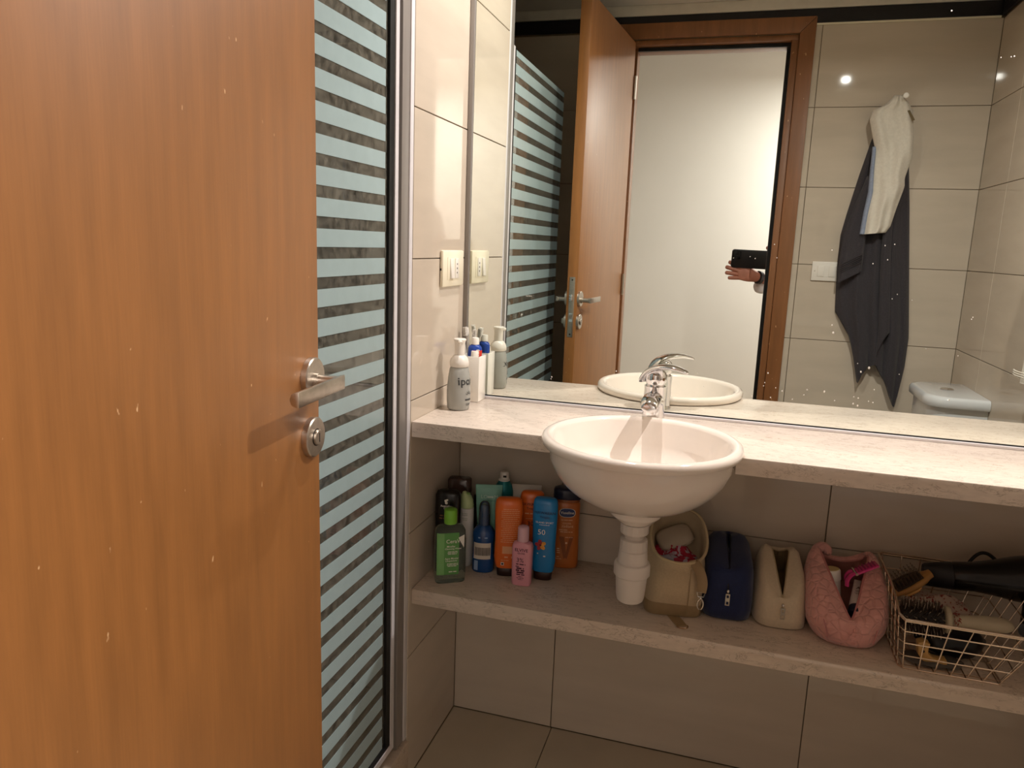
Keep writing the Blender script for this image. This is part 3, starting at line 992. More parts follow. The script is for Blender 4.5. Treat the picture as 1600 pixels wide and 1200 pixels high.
while u < .0165:
    wd = (.0004, .0009, .0006, .0013)[(k * 7 + k // 3) % 4]
    mb.add([s(u, .043, .0013), s(u + wd, .043, .0013), s(u + wd, .063, .0013), s(u, .063, .0013)], [(0, 1, 2, 3)])
    u += wd + (.0006, .0010, .0005)[k % 3]
    k += 1
mb.build('barcode', INKK, t, smooth=0)
panel(-.020, -.011, .006, .030, s, mat('pale_blue_print', '#8fa9cf', rough=.5), t, 'label_print', nu=4)
bars([(-.009, .086, .005, .0030), (.007, .086, .007, .0030)], s, mat('blue_white_print', '#8fa9cf'), t)

# teal aerosol
t, s = bottle('aerosol_can', 'tall teal aerosol can with white spray nozzle at the very back', ZS(0.134, -0.043), 0.2,
              [(0, .0225, .0225, 2), (.003, .0238, .0238, 2), (.170, .0238, .0238, 2), (.183, .021, .021, 2), (.192, .015, .015, 2), (.196, .0135, .0135, 2)], mat('teal_metal', '#1f7f86', rough=.3, metal=.3, var=.05), 'can')
cap(t, [(.196, .0140, .0140, 2), (.199, .0138, .0138, 2), (.2005, .0115, .0115, 2), (.213, .0110, .0110, 2), (.218, .0095, .0095, 2), (.219, .006, .006, 2)], WPLAST, 'nozzle')
MB().box(-.002, .006, -.0118, -.0100, .206, .211).build('spray_hole', DARKP, t)


def sun_bottle(name, label, loc, rz, h, w, m, capm):
    """flat waisted bottle standing on its dark cap"""
    d = .0165
    rg = [(.0205, w * .80, d * .86, 2.8), (.024, w * .88, d * .92, 2.8), (.045, w * .97, d, 2.8), (.085, w * .93, d * .95, 2.8), (.12, w * .955, d * .97, 2.8), (.155, w, d, 2.8),
          (h - .016, w * .985, d * .97, 2.8), (h - .006, w * .93, d * .85, 2.7), (h - .001, w * .78, d * .6, 2.5), (h, w * .62, d * .4, 2.5)]
    t, s = bottle(name, label, loc, rz, rg, m)
    cap(t, [(0, w * .70, d * .74, 2.6), (.0012, w * .74, d * .80, 2.6), (.019, w * .78, d * .84, 2.6), (.020, w * .74, d * .80, 2.6)], capm)
    return t, s


ORG = mat('orange_plastic', '#e26a22', rough=.28, var=.04, coat=.2)
DCAP = mat('dark_brown_cap', '#2c1713', rough=.3)
t, s = sun_bottle('sunscreen_bottle', 'orange sunscreen bottle turned to its small print side, front row', ZS(0.179, -0.146), 0.28, .191, .0325, ORG, DCAP)
PALEO = mat('pale_orange_print', '#f3b98c')
bars([(.004, .166 - i * .0047, .042 if i % 5 else .034, .0012) for i in range(18)], s, PALEO, t)
panel(-.0125, .0175, .058, .076, s, mat('peach_print', '#e8a97a', rough=.5), t, 'label_print')
bars([(-.003, .048, .008, .0035), (.012, .047, .006, .0050), (-.006, .041, .018, .0014)], s, PALEO, t)
panel(-.015, -.0075, .0285, .0365, s, INKW, t, 'pictogram_panel', nu=2, nv=2)
panel(-.0135, -.0090, .0300, .0350, lambda u, v: s(u, v, .0012), INKK, t, 'pictogram', nu=2, nv=2)

t, s = sun_bottle('sunscreen_bottle', 'orange sunscreen bottle in the second row beside the blue one', ZS(0.220, -0.0905), 0.28, .195, .029, ORG, DCAP)
lettering([('HAWAIIAN', -.002, .166, .0105), ('Tropic', -.002, .156, .009)], s, mat('maroon_print', '#5c1d17'), t, 'brand_print', .01)
bars([(-.002, .142, .030, .0030), (-.002, .130, .026, .0014)], s, PALEO, t)
lettering([('30', -.003, .118, .016)], s, INKK, t, 'factor_print')

t, s = sun_bottle('sunscreen_bottle', 'bright blue sunscreen bottle with a red hibiscus flower', ZS(0.264, -0.136), 0.10, .199, .0290, mat('sky_blue_plastic', '#1d7fc0', rough=.25, var=.04, coat=.2), DCAP)
lettering([('HAWAIIAN', .001, .166, .0098), ('Tropic', .001, .156, .0085)], s, mat('navy_print2', '#12305e'), t, 'brand_print', .01)
lettering([('ISLAND SPORT', .001, .143, .0062)], s, INKW, t, 'small_print')
bars([(.001, .137, .024, .0010), (.004, .060, .005, .0030), (-.012, .066, .003, .0024)], s, INKW, t)
lettering([('50', -.005, .119, .0185)], s, INKW, t, 'factor_print')
PET = mat('petal_print', '#a8343c', rough=.5, var=.2, scale=200)
PET2 = mat('petal_tip_print', '#e0a047', rough=.5, var=.15, scale=200)
for i in range(5):
    a = 0.5 + 2 * PI * i / 5
    mb, m2 = MB(), MB()
    pts = []
    for j in range(12):
        q = 2 * PI * j / 12
        lx, ly = .0072 + .0065 * math.cos(q), .0048 * math.sin(q)
        pts.append((-.006 + lx * math.cos(a) - ly * math.sin(a), .088 + lx * math.sin(a) + ly * math.cos(a)))
    mb.add([s(u, v, .0008 + .0002 * i) for u, v in pts], [tuple(range(12))])
    pet = mb.build('petal', PET2 if i in (0, 4) else PET, t, smooth=0)
mb = MB()
mb.add([s(-.006 + .0025 * math.cos(2 * PI * j / 10), .088 + .0025 * math.sin(2 * PI * j / 10), .0022) for j in range(10)], [tuple(range(10))])
mb.build('flower_heart', mat('heart_print', '#4d1526'), t, smooth=0)

# pink serum bottle
t, s = bottle('serum_bottle', 'small pink bottle with dark lettering at the front of the toiletries', ZS(0.2255, -0.182), 0.04,
              [(0, .0205, .0125, 4), (.003, .0225, .0140, 4), (.05, .0232, .0145, 4), (.092, .0236, .0147, 4), (.099, .0222, .0138, 3.5), (.103, .0165, .0120, 2.6), (.1045, .012, .0115, 2)], mat('pink_plastic', '#e09aa6', rough=.3, var=.03))
cap(t, [(.105, .0128, .0128, 2), (.106, .0133, .0133, 2), (.137, .0128, .0128, 2), (.1395, .0115, .0115, 2), (.1405, .008, .008, 2)], mat('pale_pink_cap', '#dcb0ba', rough=.25))
DP = mat('plum_print', '#4a1d33')
lettering([('ELVIVE', 0, .087, .0105), ('GLOSS', 0, .0795, .0058)], s, DP, t, 'brand_print', .012)
lettering([('3%', -.002, .0625, .0150)], s, DP, t, 'factor_print')
bars([(0, .052, .022, .0026), (-.008, .0465, .008, .0022)], s, DP, t)
bars([(-.001, .0415, .017, .0036), (-.001, .0365, .020, .0036), (0, .0315, .018, .0036), (0, .0270, .019, .0026)], s, DP, t, 'bold_print')
bars([(0, .0225, .010, .0014), (0, .0190, .018, .0012), (0, .0155, .010, .0012)], s, DP, t)

# brown lotion with navy cap
COC = mat('cocoa_plastic', '#b8662a', rough=.3, var=.05, coat=.2)
t, s = bottle('lotion_bottle', 'caramel brown lotion bottle with navy cap under the washbasin', ZS(0.2965, -0.048), 0.26,
              [(0, .029, .0165, 3), (.003, .0315, .019, 3), (.015, .0325, .020, 3), (.05, .0322, .0198, 3), (.11, .0308, .019, 3), (.155, .0315, .0195, 3), (.163, .031, .019, 3), (.167, .027, .0165, 3)], COC)
MB().loft([sell(a, b, 2.8, z) for z, a, b in ((.1672, .0295, .0185), (.174, .0300, .0188))]).build('neck', mat('amber_plastic', '#8d4f2b', rough=.15), t)
cap(t, [(.1745, .0335, .0205, 2.6), (.176, .0345, .0212, 2.6), (.195, .0338, .0206, 2.6), (.200, .031, .0185, 2.5), (.2015, .025, .014, 2.4)], mat('navy_cap', '#161a33', rough=.3))
mb = MB()
pts = [(.0195 * math.copysign(abs(math.cos(2 * PI * j / 28)) ** .7, math.cos(2 * PI * j / 28)), .1425 + .0115 * math.copysign(abs(math.sin(2 * PI * j / 28)) ** .8, math.sin(2 * PI * j / 28))) for j in range(28)]
mb.add([s(u, v, .0007) for u, v in pts], [tuple(range(28))])
mb.build('badge_border', INKW, t, smooth=0)
mb = MB()
mb.add([s(u * .93, .1425 + (v - .1425) * .90, .0011) for u, v in pts], [tuple(range(28))])
mb.build('badge', mat('badge_blue', '#1d3468', rough=.4), t, smooth=0)
lettering([('Vaseline', 0, .1428, .0098)], lambda u, v: s(u, v, .0016), INKW, t, 'brand_print', .01)
PO = mat('peach_lettering', '#eec9a2')
lettering([('cocoa', .0, .1165, .0085), ('radiant', .002, .1085, .0098)], s, PO, t, 'small_print')
bars([(0, .1235, .028, .0016), (-.008, .0985, .020, .0016), (0, .0935, .030, .0016), (.007, .0800, .018, .0014), (-.018, .050, .006, .0026), (-.017, .045, .008, .0022), (-.017, .040, .008, .0020), (-.018, .030, .006, .0016), (-.016, .025, .013, .0012)], s, PO, t)
mb = MB()
for poly in ([(-.017, .082), (-.005, .082), (.0035, .030), (-.004, .026)], [(.018, .084), (.008, .080), (-.001, .030), (.004, .026)]):
    mb.add([s(u, v, .0008) for u, v in poly], [(0, 1, 2, 3)])
mb.build('ribbon_print', mat('cocoa_dark_print', '#8b4a1d', rough=.4), t, smooth=0)
mb = MB()
mb.add([s(.001 + .0026 * math.cos(2 * PI * j / 12), .0665 + .0026 * math.sin(2 * PI * j / 12), .0012) for j in range(12)], [tuple(range(12))])
mb.build('dot_print', PO, t, smooth=0)

# ------------------------------------------------------------------ on the counter
t, s = bottle('soap_pump_bottle', 'silver grey foaming soap bottle with white pump beside the mirror corner', (0.047, -0.147, HC), 1.10,
              [(0, .0235, .0225, 2), (.003, .0262, .0250, 2), (.02, .0278, .0265, 2), (.045, .0282, .0268, 2), (.075, .0258, .0246, 2), (.095, .0225, .0216, 2), (.099, .0205, .020, 2)],
              mat('smoky_plastic', '#b6b7b2', rough=.18, trans=.25, var=.05), 'soap dispenser', group='toiletries on the counter')
SOAPI = mat('slate_print', '#33363a')
lettering([('ipox', .002, .068, .0255)], s, SOAPI, t, 'brand_print', .01)
bars([(.008, .0600, .014, .0012), (.006, .0150, .016, .0012), (.006, .0120, .012, .0012)], s, SOAPI, t)
panel(-.004, .016, .0235, .0270, s, SOAPI, t, 'label_print', nu=6, nv=1)
mb = MB()
for k in range(5):
    a = PI * (.12 + .19 * k)
    c0 = (.006, .036)
    p0 = (c0[0] + .003 * math.cos(a), c0[1] + .003 * math.sin(a))
    p1 = (c0[0] + .010 * math.cos(a), c0[1] + .010 * math.sin(a))
    nx, ny = -math.sin(a) * .0006, math.cos(a) * .0006
    mb.add([s(p0[0] + nx, p0[1] + ny), s(p0[0] - nx, p0[1] - ny), s(p1[0] - nx, p1[1] - ny), s(p1[0] + nx, p1[1] + ny)], [(0, 1, 2, 3)])
mb.build('emblem', SOAPI, t, smooth=0)
cap(t, [(.0995, .0205, .0205, 2), (.101, .0220, .0220, 2), (.110, .0222, .0222, 2), (.119, .0195, .0195, 2), (.1255, .0135, .0135, 2), (.1265, .012, .012, 2)], WPLAST, 'pump_dome')
hd = cap(t, [(.1270, .0118, .0118, 2), (.150, .0120, .0120, 2), (.157, .0128, .0128, 2), (.160, .0145, .0145, 2), (.1625, .0145, .0145, 2), (.164, .013, .013, 2)], WPLAST, 'pump_head')
MB().tube([(0, .004, .1575), (-.010, -.012, .1572), (-.014, -.020, .1555)], [.006, .005, .0042], 12).build('spout', WPLAST, hd)

# toothbrush holder: open square cup
hx0, hx1, hy0, hy1, hh = 0.006, 0.0655, -0.0605, -0.0085, 0.1105
t = thing('toothbrush_holder', 'white square toothbrush cup against the mirror', 'toothbrush cup', ((hx0 + hx1) / 2, (hy0 + hy1) / 2, HC + .0004))
ax, ay = (hx1 - hx0) / 2, (hy1 - hy0) / 2


def sq(a, b, z):
    return [(-a, -b, z), (a, -b, z), (a, b, z), (-a, b, z)]


MB().loft([sq(ax - .001, ay - .001, 0), sq(ax, ay, .001), sq(ax, ay, hh), sq(ax - .003, ay - .003, hh), sq(ax - .003, ay - .003, .004)]).build('cup', mat('white_gloss', '#efebe4', rough=.12, var=.01), t, bevel=.0008)
hc = Vector(((hx0 + hx1) / 2, (hy0 + hy1) / 2, HC))


def toothbrush(label, base, top, mh, mbr, face):
    t = thing('toothbrush', label, 'toothbrush', base, group='toothbrushes in the square cup')
    d = Vector(top) - Vector(base)
    u = d.normalized()
    Lh = d.length
    pth = [u * (Lh * q) for q in (0, .3, .6, .8, .86, .9, 1)]
    MB().tube(pth, [.0042, .0050, .0045, .0030, .0032, .0055, .0045], 10, flat=.7, up=face).build('handle', mh, t, smooth=60)
    f = (Vector(face) - u * Vector(face).dot(u)).normalized()
    sd = u.cross(f)
    mb = MB()
    c = u * (Lh * .945)
    for i in range(-3, 4):
        for j in range(-1, 2):
            p = c + u * (i * .0032) + sd * (j * .0032)
            mb.tube([p + f * .003, p + f * .0125], .0013, 5)
    mb.build('bristles', mbr, t, kind='stuff')
    return t


WB = mat('toothbrush_white', '#e4e0da', rough=.35)
toothbrush('white toothbrush leaning highest against the mirror edge', (hc.x + .006, hc.y - .006, HC + .006), (hc.x - .0175, hc.y + .012, HC + .1760), WB, mat('bristle_white', '#ddd8d0', rough=.7), (-.3, -1, .1))
toothbrush('grey white toothbrush crossing behind the white one', (hc.x - .016, hc.y + .002, HC + .006), (hc.x + .002, hc.y + .0165, HC + .1700), mat('toothbrush_grey', '#b9b7b2', rough=.35), mat('bristle_white', '#ddd8d0', rough=.7), (.2, -1, .1))
toothbrush('blue and white toothbrush at the wall side of the cup', (hc.x - .006, hc.y + .006, HC + .006), (hc.x - .0235, hc.y - .014, HC + .132), mat('toothbrush_blue', '#7fb1cf', rough=.3), mat('bristle_white', '#ddd8d0', rough=.7), (1, -.2, .1))


def toothpaste(label, base, tilt, m, capm, w, h, deco):
    t = thing('toothpaste_tube', label, 'toothpaste', base, tilt[2], group='toothpaste tubes in the square cup')
    t.rotation_euler = tilt
    rg = [(0, w, .0012, 6), (.008, w, .002, 5), (h * .5, w * .97, .007, 2.2), (h - .006, w * .9, .0125, 2), (h, w * .72, .011, 2), (h + .003, .008, .008, 2)]
    MB().loft([sell(a, b, n, z) for z, a, b, n in rg]).build('tube_body', m, t, smooth=50)
    MB().lathe([(.0088, h + .0032), (.0095, h + .004), (.0085, h + .0185), (.0078, h + .0195), (.001, h + .0195)], 20).build('cap', capm, t)

    def s(u, v, e=.0007):
        a, b, n = interp(rg, v)
        return (u, -b * (1 - min(.985, abs(u) / a) ** n) ** (1 / n) - e, v)
    deco(t, s)
    return t


def deco1(t, s):
    panel(-.004, .0175, .05, .119, s, mat('red_print', '#cf3322', rough=.35), t)
    lettering([('Colgate', .006, .100, .017)], lambda u, v: s(.006 - (v - .100) * .9, .098 + (u - .006) * .9, .0012), INKW, t, 'brand_print', .02)


def deco2(t, s):
    panel(-.016, .016, .06, .088, s, mat('red_print', '#cf3322', rough=.35), t)


toothpaste('blue toothpaste tube with red label standing tallest in the cup', (hc.x + .0035, hc.y + .006, HC + .006), (.05, .03, .30), mat('royal_blue_tube', '#2549a3', rough=.3), WPLAST, .0185, .129, deco1)
toothpaste('white toothpaste tube with stubby white cap at the front of the cup', (hc.x + .0105, hc.y - .0115, HC + .006), (.02, .02, .30), mat('white_tube', '#e6e2dd', rough=.3), WPLAST, .0155, .098, deco2)

# ================================================================== bags on the lower shelf
def open_bag(name, label, loc, rz, rings, mouth, m, lin_m, th=.003, deep=.06, NN=48, group='bags on the lower shelf', part='body', split=None, split_m=None, wob=0.0):
    """rings: (z, a, b, n, w) with w = how far the ring already follows the mouth's slope;
    mouth(t) -> (x, y, z) rim point for the angle t; the lining folds back inside"""
    t = thing(name, label, 'bag', (loc[0], loc[1], loc[2] + .0006), rz, group)
    ang = [2 * PI * j / NN for j in range(NN)]
    rim = [Vector(mouth(a)) for a in ang]
    zm = sum(p.z for p in rim) / NN
    outer = []
    rnd = random.Random(len(name) * 5)
    ph = [rnd.uniform(0, 6) for _ in range(4)]
    for (z, a, b, n, w_) in rings:
        ring = sell(a, b, n, z, NN)
        k = wob * min(1, z / .03)
        outer.append([(x * (1 + k * math.sin(3 * q + ph[0] + z * 60)), y * (1 + k * math.sin(2 * q + ph[1] + z * 45)), zz + (rim[j].z - zm) * w_ + (k * .03 * math.sin(5 * q + ph[2]) if z > .02 else 0))
                      for j, ((x, y, zz), q) in enumerate(zip(ring, ang))])
    top = [tuple(p) for p in rim]
    cen = sum(rim, Vector()) / NN

    def shrink(d, drop, grow=0):
        out = []
        for p in rim:
            v = Vector((p.x, p.y, 0)) - Vector((cen.x, cen.y, 0))
            l = max(v.length, 1e-6)
            q = v * (max(l - d, l * .15) / l)
            out.append((cen.x + q.x, cen.y + q.y, max(p.z - drop, .008)))
        return out
    if split is None:
        MB().loft(outer + [top], True, False).build(part, m, t, smooth=70)
    else:
        MB().loft(outer[:split + 1], True, False).build('base_panel', split_m, t, smooth=70)
        MB().loft(outer[split:] + [top], False, False).build(part, m, t, smooth=70)
    inner = [top, shrink(th, .0004), shrink(th * 1.6, .012), shrink(th * 1.2, deep * .5), shrink(th * 2, deep)]
    MB().loft(inner, False, True).build('lining', lin_m, t, smooth=70)
    return t, rim


def leaf(a, b, z0, z1, k=.25, cx=0.0, cy=0.0, bow=0.0):
    def f(t):
        c, s_ = math.cos(t), math.sin(t)
        q = (1 + s_) / 2
        return (cx + a * math.copysign(abs(c) ** (1 + k), c), cy + b * s_, lerp(z0, z1, q) + bow * math.sin(PI * q))
    return f


def tear(a, b, z0, z1, peak=.72, dip=.02, back=.35, cy=0.0, lean=0.0):
    """opening that is pointed in front, widest behind, with the side lips standing highest"""
    def f(t):
        c, s_ = math.cos(t), math.sin(t)
        q = (1 + s_) / 2
        wd_ = a * min(1, (q / peak) ** .85) if q < peak else a * (back + (1 - back) * math.sqrt(max(0, 1 - ((q - peak) / (1 - peak)) ** 2)))
        wd_ *= min(1, abs(c) * 2.2 + .02)
        zz = lerp(z0, z1, min(1, q / peak) ** .9) - dip * max(0, (q - peak) / (1 - peak)) ** 2
        return (math.copysign(wd_, c) + lean * q, cy + b * s_, zz)
    return f


def zipper(t, rim, m, r=.0012):
    MB().tube([p for p in rim] + [rim[0]], r, 6, cap=False).build('zipper', m, t)


def pull(t, p, m, l=.022, w_=.0045, out=-.004):
    b = MB().sphere((p[0], p[1] + out, p[2]), .0036, 12, 8, (.9, .8, 1.2)).build('zipper_slider', m, t)
    mb = MB()
    y = p[1] + out - .003
    x, z = p[0], p[2] - .004
    mb.box(x - w_, x - w_ + .0022, y - .0012, y + .0008, z - l, z)
    mb.box(x + w_ - .0022, x + w_, y - .0012, y + .0008, z - l, z)
    mb.box(x - w_ + .0022, x + w_ - .0022, y - .0012, y + .0008, z - .003, z)
    mb.box(x - w_ + .0022, x + w_ - .0022, y - .0012, y + .0008, z - l, z - l + .0025)
    mb.box(x - w_ + .0022, x + w_ - .0022, y - .0012, y + .0008, z - l * .66, z - l * .34)
    mb.build('zipper_pull', m, b)


SILVER = mat('silver_metal', '#d8d4cc', rough=.2, metal=1, var=.03)
GOLDM = mat('pale_gold_metal', '#c9a98c', rough=.25, metal=1, var=.04)

# navy wash bag, closed
NAVY = mat('navy_cloth', '#16234c', rough=.8, var=.15, scale=300, bump=.25, bscale=500, sheen=.2)
navy, rim = open_bag('wash_bag', 'navy blue zipped wash bag between the beige and the cream bags', (0.677, -0.108, HS), 0.05,
                     [(0, .046, .082, 4, 0), (.004, .053, .089, 4, 0), (.03, .056, .092, 4, .1), (.065, .055, .091, 4, .3), (.095, .052, .088, 4, .6), (.116, .048, .085, 4, .85), (.126, .040, .081, 3.6, .95), (.1300, .026, .077, 3, 1)],
                     tear(.0045, .074, .108, .138, .8, .006, .9), NAVY, NAVY, deep=.03, wob=.018)
zipper(navy, rim, mat('navy_zip', '#0c1226', rough=.5))
MB().tube(smooth_path([(-.001, -.0715, .112), (-.001, -.081, .098), (-.001, -.0875, .080), (-.001, -.0915, .062)], 4), .0022, 6).build('zip_run', mat('navy_zip', '#0c1226', rough=.5), navy)
pull(navy, (-.001, -.0925, .070), SILVER, l=.026)

# cream wash bag, half open slit
CREAM = mat('cream_cloth', '#d2c1a6', rough=.85, var=.05, scale=200, bump=.2, bscale=500, sheen=.2)
cb, rim = open_bag('wash_bag', 'cream wash bag with half open zip between the navy and the pink bags', (0.7865, -0.110, HS), 0.06,
                   [(0, .046, .080, 4, 0), (.004, .054, .086, 4, 0), (.03, .054, .089, 3.4, .1), (.06, .053, .088, 3.2, .35), (.085, .049, .085, 3.0, .65), (.100, .043, .081, 2.8, .9), (.106, .034, .077, 2.6, 1)],
                   tear(.0175, .074, .062, .128, .70, .018, .5, lean=.002), CREAM, mat('olive_lining', '#7a6748', rough=.85, var=.1), deep=.05, wob=.022)
zipper(cb, rim, mat('cream_zip', '#b7a485', rough=.6), .0016)
MB().tube(smooth_path([(0, -.0715, .066), (0, -.083, .058), (0, -.0875, .048)], 4), .0020, 6).build('zip_run', mat('cream_zip', '#b7a485', rough=.6), cb)
pull(cb, (0, -.0870, .056), SILVER, l=.025)

# pink quilted bag, wide open
PINK = quilt('pink_quilt', '#dfa49c')
pk, rim = open_bag('quilted_bag', 'pink quilted wash bag lying wide open beside the wire basket', (0.916, -0.130, HS), 0.04,
                   [(0, .058, .084, 2.6, 0), (.004, .068, .098, 2.6, 0), (.025, .079, .106, 2.5, .05), (.05, .082, .107, 2.5, .2), (.08, .080, .104, 2.8, .5), (.096, .076, .101, 2.8, .8), (.105, .070, .098, 2.8, .95), (.109, .062, .095, 2.7, 1)],
                   tear(.048, .090, .054, .142, .76, .034, .8), PINK, mat('pink_lining', '#8d5c54', rough=.9, var=.1), deep=.055, wob=.02)
PZIP = mat('pink_zip', '#c07f7c', rough=.5)
zipper(pk, rim, PZIP, .0022)
for sgn in (-1, 1):
    MB().tube(smooth_path([(sgn * .062, -.020, .112), (sgn * .060, -.060, .084), (sgn * .050, -.092, .048), (sgn * .042, -.1025, .020)], 5), .0012, 6).build('seam', PZIP, pk)
pull(pk, (0.002, -.1005, .050), mat('pink_metal', '#d79a92', rough=.35, metal=.3), l=.024, out=-.017)
# back corner flap, rolled over
MB().tube(smooth_path([(-.060, .040, .120), (-.054, .064, .136), (-.038, .080, .140), (-.022, .074, .126)], 5), [.004] + [.011] * 13 + [.008, .004], 12, up=(0, 1, 0)).build('rolled_flap', PINK, pk, smooth=70)

# things in the pink bag
t, s = bottle('deodorant_stick', 'white stick with pale yellow lid inside the pink bag', (0.8965, -0.118, HS + .030), 0.2,
              [(0, .017, .017, 2), (.002, .019, .019, 2), (.062, .019, .019, 2), (.064, .0185, .0185, 2)], mat('white_stick', '#d8cfca', rough=.35), 'deodorant', group='things in the pink bag')
cap(t, [(.0645, .0195, .0195, 2), (.066, .0200, .0200, 2), (.084, .0196, .0196, 2), (.0865, .018, .018, 2)], WPLAST, 'lid')
MB().lathe([(.0168, .0866), (.0168, .0874), (.001, .0874)], 28).build('lid_disc', mat('straw_plastic', '#d3bf83', rough=.4), t)
t.rotation_euler = (-.10, -.10, .2)

# ointment tube with navy cap
t = thing('ointment_tube', 'white ointment tube with navy cap lying in the pink bag', 'tube', (0.9300, -0.196, HS + .056), 0, 'things in the pink bag')
d = Vector((.026, .085, .036)).normalized()
sx = d.cross(Vector((0, 0, 1))).normalized()
up = sx.cross(d)
MO = Matrix(((sx.x, up.x, d.x, 0), (sx.y, up.y, d.y, 0), (sx.z, up.z, d.z, 0), (0, 0, 0, 1)))
rg = [(.022, .015, .015, 2), (.026, .0175, .0165, 2), (.05, .019, .0135, 2), (.075, .0205, .008, 2.2), (.095, .0215, .002, 3), (.102, .0215, .0015, 6)]
MB().loft([sell(a, b, n, z) for z, a, b, n in rg]).xf(MO).build('tube_body', mat('ointment_white', '#d9cdc8', rough=.35), t, smooth=50)
MB().lathe([(.0150, 0), (.0165, .0012), (.0172, .020), (.016, .0215), (.014, .0225)], 28).xf(MO).build('cap', mat('navy_cap', '#161a33', rough=.3), t)


def osurf(u, v, e=.0008):
    a, b, n = interp(rg, v)
    p = MO @ Vector((u, b * (1 - min(.985, abs(u) / a) ** n) ** (1 / n) + e, v))
    return tuple(p)


lettering([('Aqua', .000, .072, .0125)], lambda u, v: osurf(u * .95, .072 + (v - .072)), INKK, t, 'brand_print', .02)
bars([(0, .060, .024, .0018), (0, .054, .026, .0012), (0, .050, .020, .0012)], osurf, INKK, t)
# claw clip in hot pink
HOT = mat('hot_pink_plastic', '#d23a83', rough=.2, var=.05, coat=.3)
t = thing('hair_clip', 'hot pink plastic hair clip lying on top in the pink bag', 'hair clip', (0.9335, -0.128, HS + .122), 0, 'things in the pink bag')
ux = Vector((.045, .010, .022)).normalized()
uy = Vector((-.2, 1, .1)).normalized()
uy = (uy - ux * uy.dot(ux)).normalized()
uz = ux.cross(uy)
MC = Matrix(((ux.x, uy.x, uz.x, 0), (ux.y, uy.y, uz.y, 0), (ux.z, uy.z, uz.z, 0), (0, 0, 0, 1)))
mb = MB()
mb.loft([[(x, y, z) for x, y, z in q] for q in ([(-.004, -.012, 0), (.046, -.013, .002), (.046, .013, .002), (-.004, .012, 0)], [(-.004, -.010, .005), (.046, -.011, .006), (.046, .011, .006), (-.004, .010, .005)])])
mb.xf(MC).build('grip', HOT, t, bevel=.002)
mb = MB()
for i in range(6):
    x = .004 + i * .0068
    mb.box(x, x + .0022, -.010, .010, .0055, .0085)
mb.xf(MC).build('ribs', mat('deep_pink_plastic', '#9c2561', rough=.25), t)
MB().tube(smooth_path([(0, -.006, .003), (-.012, -.008, .004), (-.024, -.012, -.002), (-.030, -.015, -.012)], 4), .0055, 10, flat=.5, up=(0, 0, 1)).xf(MC).build('jaw', HOT, t)
MB().tube(smooth_path([(0, .006, .003), (-.012, .010, .001), (-.020, .014, -.008), (-.022, .016, -.020)], 4), .0055, 10, flat=.5, up=(0, 0, 1)).xf(MC).build('jaw', HOT, t)
MB().tube([(-.002, -.013, .0035), (-.002, .013, .0035)], .003, 10).xf(MC).build('spring', SILVER, t)

# ------------------------------------------------------------------ beige canvas bag
CANV = mat('canvas', '#c0aa8a', rough=.9, var=.06, scale=250, bump=.25, bscale=600, sheen=.15)
TAN = mat('tan_leatherette', '#9a8260', rough=.6, var=.06, scale=60)


def bmouth(t):
    c, s_ = math.cos(t), math.sin(t)
    q = (1 + s_) / 2
    return (.008 + .061 * math.copysign(abs(c) ** .8, c), -.004 + .066 * s_, lerp(.112, .196, q ** .8) - .010 * abs(c) ** 2 + .004 * math.sin(3 * t))


bg, rim = open_bag('canvas_bag', 'open beige canvas bag with red cloth inside behind the bottle trap', (0.560, -0.136, HS), 0.16,
                   [(0, .058, .080, 6, 0), (.003, .062, .084, 6, 0), (.030, .063, .088, 5, 0), (.042, .064, .090, 4, .05), (.075, .065, .091, 3.4, .2), (.105, .066, .086, 2.8, .55), (.128, .066, .079, 2.5, .85), (.140, .064, .073, 2.3, .97)],
                   bmouth, CANV, mat('canvas_lining', '#a59277', rough=.9, var=.08), th=.005, deep=.06, split=2, split_m=TAN, wob=.022)
zipper(bg, rim, mat('pale_binding', '#c9b48f', rough=.7), .0032)
MB().tube(smooth_path([(.026, -.0865, .004), (.027, -.0905, .03), (.028, -.0915, .07), (.030, -.080, .108)], 5), .0011, 6).build('seam', TAN, bg)
# strap with clip at the near corner
st = MB().tube(smooth_path([(.036, -.062, .120), (.048, -.078, .106), (.054, -.090, .086), (.052, -.094, .066)], 5), .0105, 8, flat=.14, up=(0, -1, .2)).build('strap', TAN, bg, smooth=60)
MB().tube([(.027, -.068, .122), (.039, -.072, .127), (.045, -.062, .121), (.033, -.059, .116), (.027, -.068, .122)], .0015, 6).build('strap_buckle', GOLDM, st)
MB().tube([(.043, -.096, .066), (.061, -.094, .066), (.058, -.096, .057), (.046, -.097, .057), (.043, -.096, .066)], .0013, 6).build('strap_ring', SILVER, st)
rr = [(.052 + .0062 * math.sin(a), -.0975, .0405 + .0115 * math.cos(a)) for a in [2 * PI * j / 16 for j in range(17)]]
MB().tube(rr, .0017, 6).build('snap_hook', SILVER, st)
MB().sphere((.052, -.097, .0535), .0035, 10, 8).build('swivel', SILVER, st)
# loop lying under the bag
sl = MB().loft([[(-.012, -.082, .0006), (.014, -.086, .0006), (.014, -.086, .0022), (-.012, -.082, .0022)], [(.004, -.128, .0006), (.026, -.121, .0006), (.026, -.121, .0022), (.004, -.128, .0022)]]).build('webbing_loop', TAN, bg)
cx, cy = .0155, -.127
MB().tube([(cx + .0115 * math.cos(a + .32), cy + .009 * math.sin(a + .32), .0026) for a in [PI + PI * j / 12 for j in range(13)]] + [(cx + .0115, cy + .004, .0026)], .0013, 6).build('d_ring', GOLDM, sl)
